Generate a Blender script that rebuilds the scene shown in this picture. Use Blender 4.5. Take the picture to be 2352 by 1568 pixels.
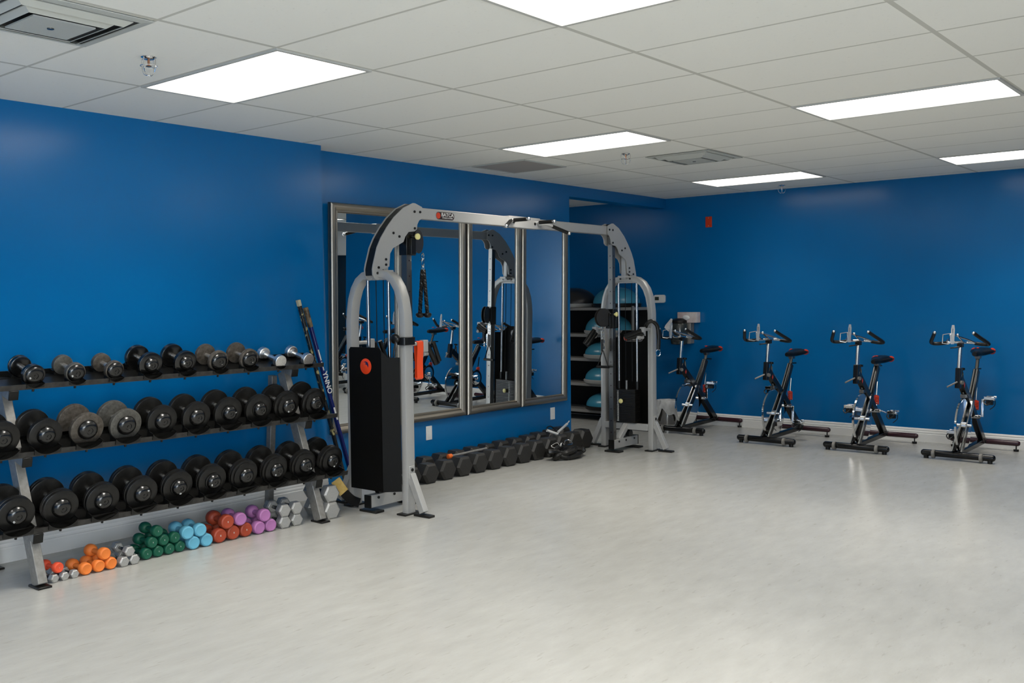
import bpy, math, random
from mathutils import Vector, Matrix
R = math.radians
for o in list(bpy.data.objects):
    bpy.data.objects.remove(o, do_unlink=True)
SC = bpy.context.scene
COL = SC.collection

# ------------------------------------------------------------------ camera, world, light, exposure
CAM_LOC = Vector((6.2434, -2.2670, 1.5125))
YAW, PITCH, ROLL, FPX = -0.6908, -0.0432, -0.0115, 2228.6
cd = bpy.data.cameras.new('camera')
cam = bpy.data.objects.new('camera', cd)
COL.objects.link(cam)
fwd = Vector((math.sin(YAW)*math.cos(PITCH), math.cos(YAW)*math.cos(PITCH), math.sin(PITCH)))
rgt = Vector((math.cos(YAW), -math.sin(YAW), 0))
upv = rgt.cross(fwd)
r2 = rgt*math.cos(ROLL) + upv*math.sin(ROLL)
u2 = -rgt*math.sin(ROLL) + upv*math.cos(ROLL)
mw = Matrix((r2, u2, -fwd)).transposed().to_4x4()
mw.translation = CAM_LOC
cam.matrix_world = mw
cd.sensor_width = 36.0
cd.lens = 36.0*FPX/2352.0
cd.clip_start = 0.05
cd.clip_end = 100
SC.camera = cam
w = bpy.data.worlds.new('world')
SC.world = w
w.use_nodes = True
w.node_tree.nodes['Background'].inputs[0].default_value = (0.6, 0.7, 0.8, 1)
w.node_tree.nodes['Background'].inputs[1].default_value = 0.05
SC.view_settings.view_transform = 'Standard'
SC.view_settings.look = 'None'
SC.view_settings.gamma = 1
SC.view_settings.use_curve_mapping = False
SC.view_settings.exposure = 0.13
LAMP = 3.4           # radiance of the ceiling panels seen at a slant
LAMP_W = 21.0        # the downward beam of each panel, watts
LAMP_SPREAD = 112.0
LAMP_COL = (1.0, 0.955, 0.88)
H = 2.7136           # ceiling height
XL, YL = 0.325, 2.6096     # near left wall face and its end
XM, YM = 0.131, 6.105      # mirror wall face and its end
YB = 8.094                 # back wall

# ------------------------------------------------------------------ materials
def mat(name, col, rough=0.5, metal=0.0, spec=0.5, emis=None, coat=0.0, alpha=None, trans=0.0):
    m = bpy.data.materials.new(name)
    m.use_nodes = True
    b = m.node_tree.nodes['Principled BSDF']
    b.inputs['Base Color'].default_value = (*col, 1)
    b.inputs['Roughness'].default_value = rough
    b.inputs['Metallic'].default_value = metal
    b.inputs['Specular IOR Level'].default_value = spec
    b.inputs['Coat Weight'].default_value = coat
    if trans:
        b.inputs['Transmission Weight'].default_value = trans
    if emis:
        b.inputs['Emission Color'].default_value = (*emis[0], 1)
        b.inputs['Emission Strength'].default_value = emis[1]
    return m

def nt(m):
    return m.node_tree.nodes, m.node_tree.links, m.node_tree.nodes['Principled BSDF']

def noisy(name, c1, c2, scale, rough=0.5, metal=0.0, stretch=(1, 1, 1), bump=0.0, detail=4, lo=0.35, hi=0.65, spec=0.5, rvar=None, bscale=None):
    m = mat(name, c1, rough, metal, spec)
    N, L, b = nt(m)
    tc = N.new('ShaderNodeTexCoord')
    mp = N.new('ShaderNodeMapping')
    mp.inputs['Scale'].default_value = stretch
    L.new(tc.outputs['Object'], mp.inputs['Vector'])
    n = N.new('ShaderNodeTexNoise')
    n.inputs['Scale'].default_value = scale
    n.inputs['Detail'].default_value = detail
    L.new(mp.outputs[0], n.inputs['Vector'])
    cr = N.new('ShaderNodeValToRGB')
    cr.color_ramp.elements[0].position = lo
    cr.color_ramp.elements[1].position = hi
    cr.color_ramp.elements[0].color = (*c1, 1)
    cr.color_ramp.elements[1].color = (*c2, 1)
    L.new(n.outputs['Fac'], cr.inputs[0])
    L.new(cr.outputs[0], b.inputs['Base Color'])
    if rvar:
        mr = N.new('ShaderNodeMapRange')
        mr.inputs['To Min'].default_value = rvar[0]
        mr.inputs['To Max'].default_value = rvar[1]
        L.new(n.outputs['Fac'], mr.inputs['Value'])
        L.new(mr.outputs[0], b.inputs['Roughness'])
    if bump:
        bp = N.new('ShaderNodeBump')
        bp.inputs['Strength'].default_value = bump
        bp.inputs['Distance'].default_value = 0.01
        if bscale:
            n2 = N.new('ShaderNodeTexNoise')
            n2.inputs['Scale'].default_value = bscale
            L.new(tc.outputs['Object'], n2.inputs['Vector'])
            L.new(n2.outputs['Fac'], bp.inputs['Height'])
        else:
            L.new(n.outputs['Fac'], bp.inputs['Height'])
        L.new(bp.outputs[0], b.inputs['Normal'])
    return m

M = {}
M['blue'] = noisy('blue_wall_paint', (0.000, 0.124, 0.345), (0.000, 0.131, 0.360), 1.6, rough=0.22, bump=0.03, bscale=120, spec=0.42)
M['white_paint'] = mat('white_trim_paint', (0.82, 0.81, 0.78), 0.35)
M['offwhite_wall'] = mat('offwhite_wall_paint', (0.55, 0.54, 0.50), 0.6)
M['silver'] = noisy('silver_powder_coat', (0.40, 0.395, 0.38), (0.42, 0.415, 0.40), 300, rough=0.38, metal=0.25, bump=0.02)
M['rack_grey'] = noisy('grey_steel', (0.22, 0.21, 0.195), (0.28, 0.27, 0.25), 40, rough=0.42, metal=0.35)
M['rack_rail'] = noisy('dark_rail_steel', (0.030, 0.028, 0.026), (0.055, 0.052, 0.048), 30, rough=0.4, metal=0.4)
M['tray_black'] = mat('black_tray', (0.006, 0.006, 0.0055), 0.35, spec=0.4)
M['chrome'] = mat('chrome', (0.75, 0.75, 0.75), 0.09, 1.0)
M['chrome_soft'] = mat('brushed_chrome', (0.21, 0.20, 0.185), 0.33, 1.0)
M['rod_chrome'] = mat('guide_rod_chrome', (0.36, 0.35, 0.34), 0.2, 1.0)
M['black'] = mat('black_plastic', (0.0055, 0.0055, 0.005), 0.32, spec=0.35)
M['black_matte'] = noisy('black_rubber', (0.0060, 0.0056, 0.0048), (0.010, 0.0094, 0.0085), 60, rough=0.34, spec=0.4)
M['black_gloss'] = mat('black_gloss', (0.004, 0.004, 0.0038), 0.22, spec=0.7)
M['black_metal'] = mat('black_painted_metal', (0.0045, 0.0045, 0.0045), 0.22, spec=0.4)
M['cover_grey'] = mat('dark_grey_plastic', (0.022, 0.020, 0.018), 0.38)
M['hex_rubber'] = noisy('hex_rubber', (0.016, 0.0148, 0.013), (0.022, 0.0205, 0.018), 90, rough=0.45, spec=0.5)
M['shroud'] = noisy('shroud_black', (0.0025, 0.0025, 0.0022), (0.004, 0.0038, 0.0034), 200, rough=0.5, bump=0.03, spec=0.12)
M['iron'] = noisy('worn_grey_iron', (0.062, 0.058, 0.050), (0.125, 0.12, 0.105), 70, rough=0.45, metal=0.3, lo=0.3, hi=0.75)
M['rust'] = noisy('rusty_rim_iron', (0.050, 0.040, 0.030), (0.115, 0.10, 0.082), 55, rough=0.5, metal=0.3, lo=0.3, hi=0.7)
M['frame'] = mat('champagne_silver_frame', (0.30, 0.272, 0.23), 0.33, 0.95)
M['mirror'] = mat('mirror_silvering', (0.80, 0.84, 0.86), 0.0, 1.0)
M['orange'] = mat('orange_neoprene', (0.80, 0.20, 0.03), 0.55)
M['coral'] = mat('coral_neoprene', (0.80, 0.085, 0.03), 0.5)
M['red'] = mat('brick_red_neoprene', (0.36, 0.05, 0.018), 0.5)
M['green'] = mat('green_neoprene', (0.002, 0.085, 0.045), 0.5)
M['lightblue'] = mat('light_blue_neoprene', (0.12, 0.40, 0.55), 0.55)
M['purple'] = mat('lilac_neoprene', (0.42, 0.16, 0.38), 0.55)
M['hexsilver'] = noisy('silver_cast_iron', (0.42, 0.415, 0.395), (0.48, 0.47, 0.45), 120, rough=0.34, metal=0.5)
M['hexchrome'] = noisy('knurled_chrome', (0.70, 0.69, 0.68), (0.90, 0.90, 0.89), 200, rough=0.34, metal=1.0)
M['white_mark'] = mat('white_lettering', (0.62, 0.62, 0.60), 0.5)
M['gold_mark'] = mat('pale_gold_lettering', (0.5, 0.45, 0.3), 0.5)
M['yellow_knob'] = mat('pale_yellow_knob', (0.80, 0.72, 0.30), 0.35)
M['badge_orange'] = mat('badge_orange', (0.62, 0.045, 0.008), 0.35)
M['badge_dark'] = mat('badge_dark', (0.02, 0.006, 0.006), 0.3)
M['badge_navy'] = mat('badge_navy', (0.02, 0.012, 0.06), 0.4)
M['band_orange'] = mat('orange_band', (0.85, 0.075, 0.015), 0.42)
M['white_plastic'] = mat('white_plastic', (0.72, 0.72, 0.70), 0.35)
M['bag'] = noisy('white_bin_bag', (0.58, 0.58, 0.57), (0.75, 0.75, 0.74), 14, rough=0.35, bump=0.6)
M['paper'] = noisy('white_paper', (0.66, 0.66, 0.66), (0.78, 0.78, 0.78), 20, rough=0.7)
M['pinkbox'] = noisy('pale_pink_box', (0.52, 0.40, 0.38), (0.66, 0.62, 0.60), 9, rough=0.5)
M['smoke'] = mat('smoky_plastic', (0.030, 0.036, 0.034), 0.15, spec=0.7)
M['screen'] = mat('dark_lcd', (0.03, 0.04, 0.035), 0.2)
M['steel_bin'] = mat('brushed_steel', (0.45, 0.43, 0.41), 0.2, 1.0)
M['bosu'] = noisy('blue_vinyl_dome', (0.045, 0.24, 0.35), (0.05, 0.26, 0.37), 3, rough=0.27, spec=0.6)
M['bosu_black'] = mat('charcoal_vinyl_dome', (0.018, 0.016, 0.015), 0.35)
M['bosu_rim'] = mat('grey_platform_rim', (0.36, 0.36, 0.34), 0.4)
M['shelf_grey'] = mat('grey_shelf_steel', (0.30, 0.29, 0.27), 0.4, 0.2)
M['dark_void'] = mat('matte_black_panel', (0.006, 0.006, 0.006), 0.8)
M['cap_orange'] = mat('orange_cap', (0.85, 0.16, 0.02), 0.45)
M['fire_red'] = mat('red_orange_plastic', (0.60, 0.04, 0.008), 0.35)
M['spring_red'] = mat('red_spring', (0.62, 0.045, 0.012), 0.3)
M['stick_blue'] = mat('blue_stick_gloss', (0.010, 0.012, 0.10), 0.2)
M['stick_black'] = noisy('black_gold_stick', (0.012, 0.011, 0.008), (0.35, 0.30, 0.13), 22, rough=0.25, lo=0.55, hi=0.62)
M['tape_tan'] = noisy('tan_wound_tape', (0.035, 0.025, 0.015), (0.22, 0.16, 0.09), 34, rough=0.7)
M['tape_yellow'] = noisy('yellow_tape', (0.52, 0.34, 0.08), (0.60, 0.42, 0.14), 30, rough=0.5)
M['wheel_grey'] = mat('grey_wheel_rubber', (0.22, 0.21, 0.19), 0.5)
M['bar_maroon'] = mat('dark_maroon_bar', (0.035, 0.008, 0.014), 0.25)
M['flywheel'] = mat('polished_flywheel', (0.62, 0.62, 0.62), 0.06, 1.0)
M['vent'] = mat('vent_white', (0.48, 0.49, 0.45), 0.5)
M['vent_dark'] = mat('vent_shadow_gap', (0.03, 0.03, 0.03), 0.7)
M['lamp_frame'] = mat('troffer_frame', (0.5, 0.5, 0.47), 0.5)
M['lamp'] = mat('lit_diffuser', (0.8, 0.8, 0.8), 0.5, emis=(LAMP_COL, LAMP))
M['fill_glow'] = mat('added_fill_glow', (0.8, 0.8, 0.8), 0.5, emis=((0.86, 0.94, 1.0), 11.0))  # glowing pane added out of view as fill for the left wall
M['glass_dark'] = mat('dark_door_glass', (0.006, 0.008, 0.008), 0.08)

def ceiling_mat():
    m = mat('ceiling_tiles', (0.60, 0.59, 0.53), 0.85, spec=0.2)
    N, L, b = nt(m)
    tc = N.new('ShaderNodeTexCoord')
    sp = N.new('ShaderNodeSeparateXYZ')
    L.new(tc.outputs['Object'], sp.inputs[0])
    def ln(out, period, half):
        a = N.new('ShaderNodeMath'); a.operation = 'DIVIDE'; a.inputs[1].default_value = period
        L.new(out, a.inputs[0])
        r = N.new('ShaderNodeMath'); r.operation = 'ROUND'; L.new(a.outputs[0], r.inputs[0])
        s = N.new('ShaderNodeMath'); s.operation = 'SUBTRACT'; L.new(a.outputs[0], s.inputs[0]); L.new(r.outputs[0], s.inputs[1])
        ab = N.new('ShaderNodeMath'); ab.operation = 'ABSOLUTE'; L.new(s.outputs[0], ab.inputs[0])
        c = N.new('ShaderNodeMath'); c.operation = 'LESS_THAN'; c.inputs[1].default_value = half/period
        L.new(ab.outputs[0], c.inputs[0])
        return c.outputs[0]
    gx = ln(sp.outputs['X'], 1.22, 0.013)
    gy = ln(sp.outputs['Y'], 0.61, 0.0085)
    mx = N.new('ShaderNodeMath'); mx.operation = 'MAXIMUM'; L.new(gx, mx.inputs[0]); L.new(gy, mx.inputs[1])
    n = N.new('ShaderNodeTexNoise'); n.inputs['Scale'].default_value = 55; n.inputs['Detail'].default_value = 6
    L.new(tc.outputs['Object'], n.inputs['Vector'])
    cr = N.new('ShaderNodeValToRGB')
    cr.color_ramp.elements[0].position = 0.27; cr.color_ramp.elements[1].position = 0.36
    cr.color_ramp.elements[0].color = (0.79, 0.785, 0.73, 1); cr.color_ramp.elements[1].color = (0.86, 0.855, 0.80, 1)
    L.new(n.outputs['Fac'], cr.inputs[0])
    mix = N.new('ShaderNodeMix'); mix.data_type = 'RGBA'
    L.new(mx.outputs[0], mix.inputs['Factor'])
    L.new(cr.outputs[0], mix.inputs['A'])
    mix.inputs['B'].default_value = (0.56, 0.555, 0.50, 1)  # darker grid lines: shade along the tee bars put into the colour
    L.new(mix.outputs['Result'], b.inputs['Base Color'])
    bp = N.new('ShaderNodeBump'); bp.inputs['Strength'].default_value = 0.15; bp.inputs['Distance'].default_value = 0.004
    L.new(n.outputs['Fac'], bp.inputs['Height']); L.new(bp.outputs[0], b.inputs['Normal'])
    return m

def floor_mat():
    m = mat('grey_vinyl_floor', (0.4, 0.4, 0.37), 0.3)
    N, L, b = nt(m)
    tc = N.new('ShaderNodeTexCoord')
    def noise(stretch, scale, detail, rot=0.0):
        mp = N.new('ShaderNodeMapping'); mp.inputs['Scale'].default_value = stretch; mp.inputs['Rotation'].default_value = (0, 0, rot)
        L.new(tc.outputs['Object'], mp.inputs['Vector'])
        n = N.new('ShaderNodeTexNoise'); n.inputs['Scale'].default_value = scale; n.inputs['Detail'].default_value = detail
        n.inputs['Roughness'].default_value = 0.62
        L.new(mp.outputs[0], n.inputs['Vector'])
        return n.outputs['Fac']
    a = noise((1.0, 0.35, 1), 11.0, 8, 0.9)
    c = noise((1, 1, 1), 1.3, 4)
    d = noise((1.0, 0.25, 1), 34.0, 5, 0.9)
    cr = N.new('ShaderNodeValToRGB')
    e = cr.color_ramp.elements
    e[0].position = 0.30; e[0].color = (0.385, 0.383, 0.358, 1)
    e[1].position = 0.68; e[1].color = (0.435, 0.433, 0.410, 1)
    L.new(a, cr.inputs[0])
    cr2 = N.new('ShaderNodeValToRGB')
    e = cr2.color_ramp.elements
    e[0].position = 0.3; e[0].color = (0.93, 0.93, 0.93, 1)
    e[1].position = 0.7; e[1].color = (1, 1, 1, 1)
    L.new(c, cr2.inputs[0])
    cr3 = N.new('ShaderNodeValToRGB')
    e = cr3.color_ramp.elements
    e[0].position = 0.30; e[0].color = (0.86, 0.855, 0.83, 1)
    e[1].position = 0.40; e[1].color = (1, 1, 1, 1)
    L.new(d, cr3.inputs[0])
    m1 = N.new('ShaderNodeMix'); m1.data_type = 'RGBA'; m1.blend_type = 'MULTIPLY'; m1.inputs['Factor'].default_value = 1
    L.new(cr.outputs[0], m1.inputs['A']); L.new(cr2.outputs[0], m1.inputs['B'])
    m2 = N.new('ShaderNodeMix'); m2.data_type = 'RGBA'; m2.blend_type = 'MULTIPLY'; m2.inputs['Factor'].default_value = 1
    L.new(m1.outputs['Result'], m2.inputs['A']); L.new(cr3.outputs[0], m2.inputs['B'])
    L.new(m2.outputs['Result'], b.inputs['Base Color'])
    mr = N.new('ShaderNodeMapRange'); mr.inputs['To Min'].default_value = 0.25; mr.inputs['To Max'].default_value = 0.28
    L.new(a, mr.inputs['Value']); L.new(mr.outputs[0], b.inputs['Roughness'])
    b.inputs['Specular IOR Level'].default_value = 0.45
    n2 = noise((1, 1, 1), 9, 2)
    bp = N.new('ShaderNodeBump'); bp.inputs['Strength'].default_value = 0.04; bp.inputs['Distance'].default_value = 0.01
    L.new(n2, bp.inputs['Height']); L.new(bp.outputs[0], b.inputs['Normal'])
    return m
M['ceiling'] = ceiling_mat()
M['floor'] = floor_mat()

def perforated():
    m = mat('perforated_grille', (0.26, 0.24, 0.22), 0.6)
    N, L, b = nt(m)
    tc = N.new('ShaderNodeTexCoord')
    v = N.new('ShaderNodeTexVoronoi'); v.inputs['Scale'].default_value = 60; v.inputs['Randomness'].default_value = 0.0
    L.new(tc.outputs['Object'], v.inputs['Vector'])
    cr = N.new('ShaderNodeValToRGB')
    cr.color_ramp.elements[0].position = 0.34; cr.color_ramp.elements[1].position = 0.4
    cr.color_ramp.elements[0].color = (0.05, 0.045, 0.04, 1); cr.color_ramp.elements[1].color = (0.40, 0.37, 0.34, 1)
    L.new(v.outputs['Distance'], cr.inputs[0]); L.new(cr.outputs[0], b.inputs['Base Color'])
    return m
M['perforated'] = perforated()

# ------------------------------------------------------------------ mesh helpers
def V(*a):
    return Vector(a)

class MB:
    def __init__(s):
        s.v = []; s.f = []; s.mi = []; s.cur = 0
    def add(s, vs, fs):
        b = len(s.v)
        s.v += [tuple(p) for p in vs]
        s.f += [tuple(i+b for i in f) for f in fs]
        s.mi += [s.cur]*len(fs)
        return s
    def box(s, c, size, rot=None):
        hx, hy, hz = size[0]/2, size[1]/2, size[2]/2
        vs = [Vector((x*hx, y*hy, z*hz)) for x in (-1, 1) for y in (-1, 1) for z in (-1, 1)]
        if rot is not None:
            vs = [rot @ p for p in vs]
        c = Vector(c)
        s.add([p+c for p in vs], [(0, 1, 3, 2), (4, 6, 7, 5), (0, 4, 5, 1), (2, 3, 7, 6), (0, 2, 6, 4), (1, 5, 7, 3)])
        return s
    def beam(s, p0, p1, w, h, up=(0, 0, 1)):
        p0 = Vector(p0); p1 = Vector(p1); d = (p1-p0).normalized(); up = Vector(up)
        a = d.cross(up)
        if a.length < 1e-4:
            a = d.cross(Vector((0, 1, 0)))
        a.normalize(); b = a.cross(d).normalized()
        vs = []
        for p in (p0, p1):
            for sa, sb in ((-1, -1), (1, -1), (1, 1), (-1, 1)):
                vs.append(p + a*sa*w/2 + b*sb*h/2)
        s.add(vs, [(0, 1, 2, 3), (7, 6, 5, 4), (0, 4, 5, 1), (1, 5, 6, 2), (2, 6, 7, 3), (3, 7, 4, 0)])
        return s
    def ring_tube(s, rings, closed=False, cap=True):
        n = len(rings[0]); vs = [p for r in rings for p in r]; fs = []
        m = len(rings)
        for i in range(m if closed else m-1):
            a = i*n; b = ((i+1) % m)*n
            for j in range(n):
                k = (j+1) % n
                fs.append((a+j, a+k, b+k, b+j))
        if cap and not closed:
            fs.append(tuple(range(n-1, -1, -1)))
            fs.append(tuple((m-1)*n+j for j in range(n)))
        s.add(vs, fs)
        return s
    def tube(s, path, r, n=10, closed=False):
        path = [Vector(p) for p in path]; m = len(path)
        rr = r if isinstance(r, (list, tuple)) else [r]*m
        tan = []
        for i in range(m):
            if closed:
                t = path[(i+1) % m]-path[i-1]
            else:
                t = path[min(i+1, m-1)]-path[max(i-1, 0)]
            tan.append(t.normalized())
        a = tan[0].cross(Vector((0, 0, 1)))
        if a.length < 1e-3:
            a = tan[0].cross(Vector((0, 1, 0)))
        a.normalize(); rings = []
        for i in range(m):
            a = (a - tan[i]*a.dot(tan[i])).normalized(); b = tan[i].cross(a)
            rings.append([path[i]+(a*math.cos(2*math.pi*k/n)+b*math.sin(2*math.pi*k/n))*rr[i] for k in range(n)])
        return s.ring_tube(rings, closed)
    def cyl(s, p0, p1, r, n=20, r1=None):
        return s.tube([p0, p1], [r, r if r1 is None else r1], n)
    def lathe(s, prof, origin=(0, 0, 0), axis=(1, 0, 0), n=32):
        axis = Vector(axis).normalized(); o = Vector(origin)
        a = axis.cross(Vector((0, 0, 1)))
        if a.length < 1e-3:
            a = axis.cross(Vector((0, 1, 0)))
        a.normalize(); b = axis.cross(a)
        rings = [[o+axis*x+(a*math.cos(2*math.pi*k/n)+b*math.sin(2*math.pi*k/n))*max(r, 1e-4) for k in range(n)] for x, r in prof]
        return s.ring_tube(rings)
    def sweep(s, path, sec, binormal, closed=False):
        path = [Vector(p) for p in path]; m = len(path); bn = Vector(binormal).normalized(); rings = []
        for i in range(m):
            if closed:
                t = path[(i+1) % m]-path[i-1]
            else:
                t = path[min(i+1, m-1)]-path[max(i-1, 0)]
            t.normalize(); nn = bn.cross(t).normalized()
            rings.append([path[i]+nn*x+bn*y for x, y in sec])
        return s.ring_tube(rings, closed)
    def prism(s, poly, o, ex, ey, ez, t):
        o = Vector(o); ex = Vector(ex); ey = Vector(ey); ez = Vector(ez); n = len(poly)
        vs = [o+ex*x+ey*y for x, y in poly]+[o+ex*x+ey*y+ez*t for x, y in poly]
        fs = [tuple(range(n-1, -1, -1)), tuple(range(n, 2*n))]+[(i, (i+1) % n, n+(i+1) % n, n+i) for i in range(n)]
        s.add(vs, fs)
        return s
    def sphere(s, c, r, n=16, m=10, sc=(1, 1, 1)):
        c = Vector(c); rings = []
        for i in range(m+1):
            th = math.pi*(0.02+0.96*i/m)
            rings.append([c+Vector((math.sin(th)*math.cos(2*math.pi*k/n)*r*sc[0], math.sin(th)*math.sin(2*math.pi*k/n)*r*sc[1], math.cos(th)*r*sc[2])) for k in range(n)])
        return s.ring_tube(rings)
    def mesh(s, name, mats, ang=35):
        me = bpy.data.meshes.new(name)
        me.from_pydata(s.v, [], s.f)
        if not isinstance(mats, (list, tuple)):
            mats = [mats]
        for q in mats:
            me.materials.append(q)
        me.polygons.foreach_set('material_index', s.mi)
        me.polygons.foreach_set('use_smooth', [True]*len(me.polygons))
        me.update()
        me.validate()
        import bmesh
        bm = bmesh.new(); bm.from_mesh(me); bmesh.ops.recalc_face_normals(bm, faces=bm.faces); bm.to_mesh(me); bm.free()
        me.set_sharp_from_angle(angle=R(ang))
        return me
    def build(s, name, mats, parent=None, bevel=0.0, ang=35):
        o = bpy.data.objects.new(name, s.mesh(name, mats, ang))
        COL.objects.link(o)
        if parent is not None:
            o.parent = parent
        if bevel:
            b = o.modifiers.new('bevel', 'BEVEL'); b.width = bevel; b.segments = 2; b.limit_method = 'ANGLE'; b.angle_limit = R(40)
        return o

def rrect(w, h, r, n=4):
    pts = []
    for cx, cy, a0 in ((w/2-r, h/2-r, 0), (-w/2+r, h/2-r, 90), (-w/2+r, -h/2+r, 180), (w/2-r, -h/2+r, 270)):
        for i in range(n+1):
            a = R(a0+90*i/n)
            pts.append((cx+r*math.cos(a), cy+r*math.sin(a)))
    return pts

def tag(o, label=None, cat=None, group=None, kind=None):
    if label: o['label'] = label
    if cat: o['category'] = cat
    if group: o['group'] = group
    if kind: o['kind'] = kind
    return o

def thing(name, label, cat, loc=(0, 0, 0), rotz=0.0, group=None):
    o = bpy.data.objects.new(name, None)
    COL.objects.link(o)
    o.empty_display_size = 0.1
    o.location = loc
    o.rotation_euler = (0, 0, rotz)
    return tag(o, label, cat, group)

def dup(root, label=None, group=None):
    r = root.copy(); COL.objects.link(r)
    if label: r['label'] = label
    if group: r['group'] = group
    for ch in list(root.children):
        c = ch.copy(); COL.objects.link(c); c.parent = r
        for g in list(ch.children):
            d = g.copy(); COL.objects.link(d); d.parent = c
    return r

def text_obj(name, s, size, M4, mt, parent=None, extrude=0.0006, sx=1.0, bold=0.0, spacing=1.0, line=1.0):
    cu = bpy.data.curves.new(name, 'FONT')
    cu.body = s; cu.size = size; cu.extrude = extrude; cu.align_x = 'CENTER'; cu.align_y = 'CENTER'
    cu.offset = bold; cu.space_character = spacing; cu.space_line = line; cu.resolution_u = 3
    tmp = bpy.data.objects.new('tmp_text', cu)
    COL.objects.link(tmp)
    dg = bpy.context.evaluated_depsgraph_get()
    me = bpy.data.meshes.new_from_object(tmp.evaluated_get(dg))
    bpy.data.objects.remove(tmp, do_unlink=True)
    me.name = name
    me.materials.clear(); me.materials.append(mt)
    me.transform(M4 @ Matrix.Diagonal((sx, 1, 1, 1)))
    o = bpy.data.objects.new(name, me)
    COL.objects.link(o)
    if parent is not None: o.parent = parent
    return o

def frame(o, ex, ey):
    ex = Vector(ex).normalized(); ey = Vector(ey).normalized(); ez = ex.cross(ey)
    m = Matrix((ex, ey, ez)).transposed().to_4x4(); m.translation = Vector(o)
    return m

def smooth_path(pts, k=8):
    pts = [Vector(p) for p in pts]; out = []
    for i in range(len(pts)-1):
        p0 = pts[max(i-1, 0)]; p1 = pts[i]; p2 = pts[i+1]; p3 = pts[min(i+2, len(pts)-1)]
        for j in range(k):
            t = j/k
            out.append(0.5*((2*p1)+(p2-p0)*t+(2*p0-5*p1+4*p2-p3)*t*t+(3*p1-p0-3*p2+p3)*t**3))
    out.append(pts[-1])
    return out

# ------------------------------------------------------------------ the setting
def slab(name, x0, x1, y0, y1, z0, z1, m):
    o = MB().box(((x0+x1)/2, (y0+y1)/2, (z0+z1)/2), (x1-x0, y1-y0, z1-z0)).build(name, m)
    # keep object coordinates in room metres
    return tag(o, kind='structure')
XR, YF, XA, YN = 8.7, -6.2, -3.2, 9.9
XE = 6.12     # right end of the blue back wall
slab('floor', XA-.1, XR+.1, YF-.1, YN+.1, -.1, 0, M['floor'])
slab('ceiling', XA-.1, XR+.1, YF-.1, YN+.1, H, H+.1, M['ceiling'])
slab('wall_left', XA-.1, XL, YF-.1, YL, 0, H, M['blue'])
slab('wall_mirror', XM-.16, XM, YL, YM, 0, H, M['blue'])
slab('wall_alcove', XA-.1, XA, YL, YB, 0, H, M['blue'])
slab('wall_back', XA-.1, XE, YB, YB+.14, 0, H, M['blue'])
WY0, WY1, WZ0, WZ1 = -5.8, -1.8, .45, 2.35      # unseen glowing opening added in the right wall to brighten the left wall
slab('wall_right', XR, XR+.1, WY1, YN, 0, H, M['blue'])
slab('wall_right', XR, XR+.1, YF, WY0, 0, H, M['offwhite_wall'])
slab('wall_right', XR, XR+.1, WY0, WY1, 0, WZ0, M['offwhite_wall'])
slab('wall_right', XR, XR+.1, WY0, WY1, WZ1, H, M['offwhite_wall'])
wn = MB().box((XR+.09, (WY0+WY1)/2, (WZ0+WZ1)/2), (.01, WY1-WY0, WZ1-WZ0)).build('added_fill_1', M['fill_glow'])
tag(wn, kind='structure')
mb = MB()
for k in range(5):
    mb.box((XR+.05, WY0+(WY1-WY0)*k/4, (WZ0+WZ1)/2), (.06, .05, WZ1-WZ0))
for z in (WZ0, WZ1):
    mb.box((XR+.05, (WY0+WY1)/2, z), (.06, WY1-WY0, .05))
mb.build('added_fill_frame', M['white_paint'], wn)
slab('wall_front', XL, XR, YF-.1, YF, 0, H, M['blue'])
slab('wall_corridor', XE-.1, XR, YN, YN+.1, 0, H, M['offwhite_wall'])
slab('wall_corridor_side', XE-.14, XE, YB+.14, YN, 0, H, M['offwhite_wall'])
slab('trim_1', XM-.16, XM, YM, YB, 2.597, H, M['blue'])      # soffit over the alcove opening
dr = MB().box((8.2, YN-.02, 1.05), (.90, .04, 2.10)).build('door_1', M['glass_dark'])
tag(dr, kind='structure')
h_ = MB().box((7.82, YN-.06, 1.05), (.03, .04, .3)).build('door_handle', M['chrome'], dr)

def baseboard(name, x0, y0, x1, y1, out):
    # profile: tall flat lower board, bead, stepped top
    prof = [(0, 0), (.016, 0), (.016, .082), (.012, .088), (.015, .094), (.014, .104), (.009, .112), (.011, .122), (.006, .135), (0, .138)]
    p0 = Vector((x0, y0, 0)); p1 = Vector((x1, y1, 0)); L = (p1-p0).length; d = (p1-p0).normalized()
    mb = MB().prism(prof, p0, Vector(out), Vector((0, 0, 1)), d, L)
    return tag(mb.build(name, M['white_paint'], ang=25), kind='structure')
baseboard('baseboard_left', XL, YF, XL, YL, (1, 0, 0))
baseboard('baseboard_back', XA, YB, XE, YB, (0, -1, 0))

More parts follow.
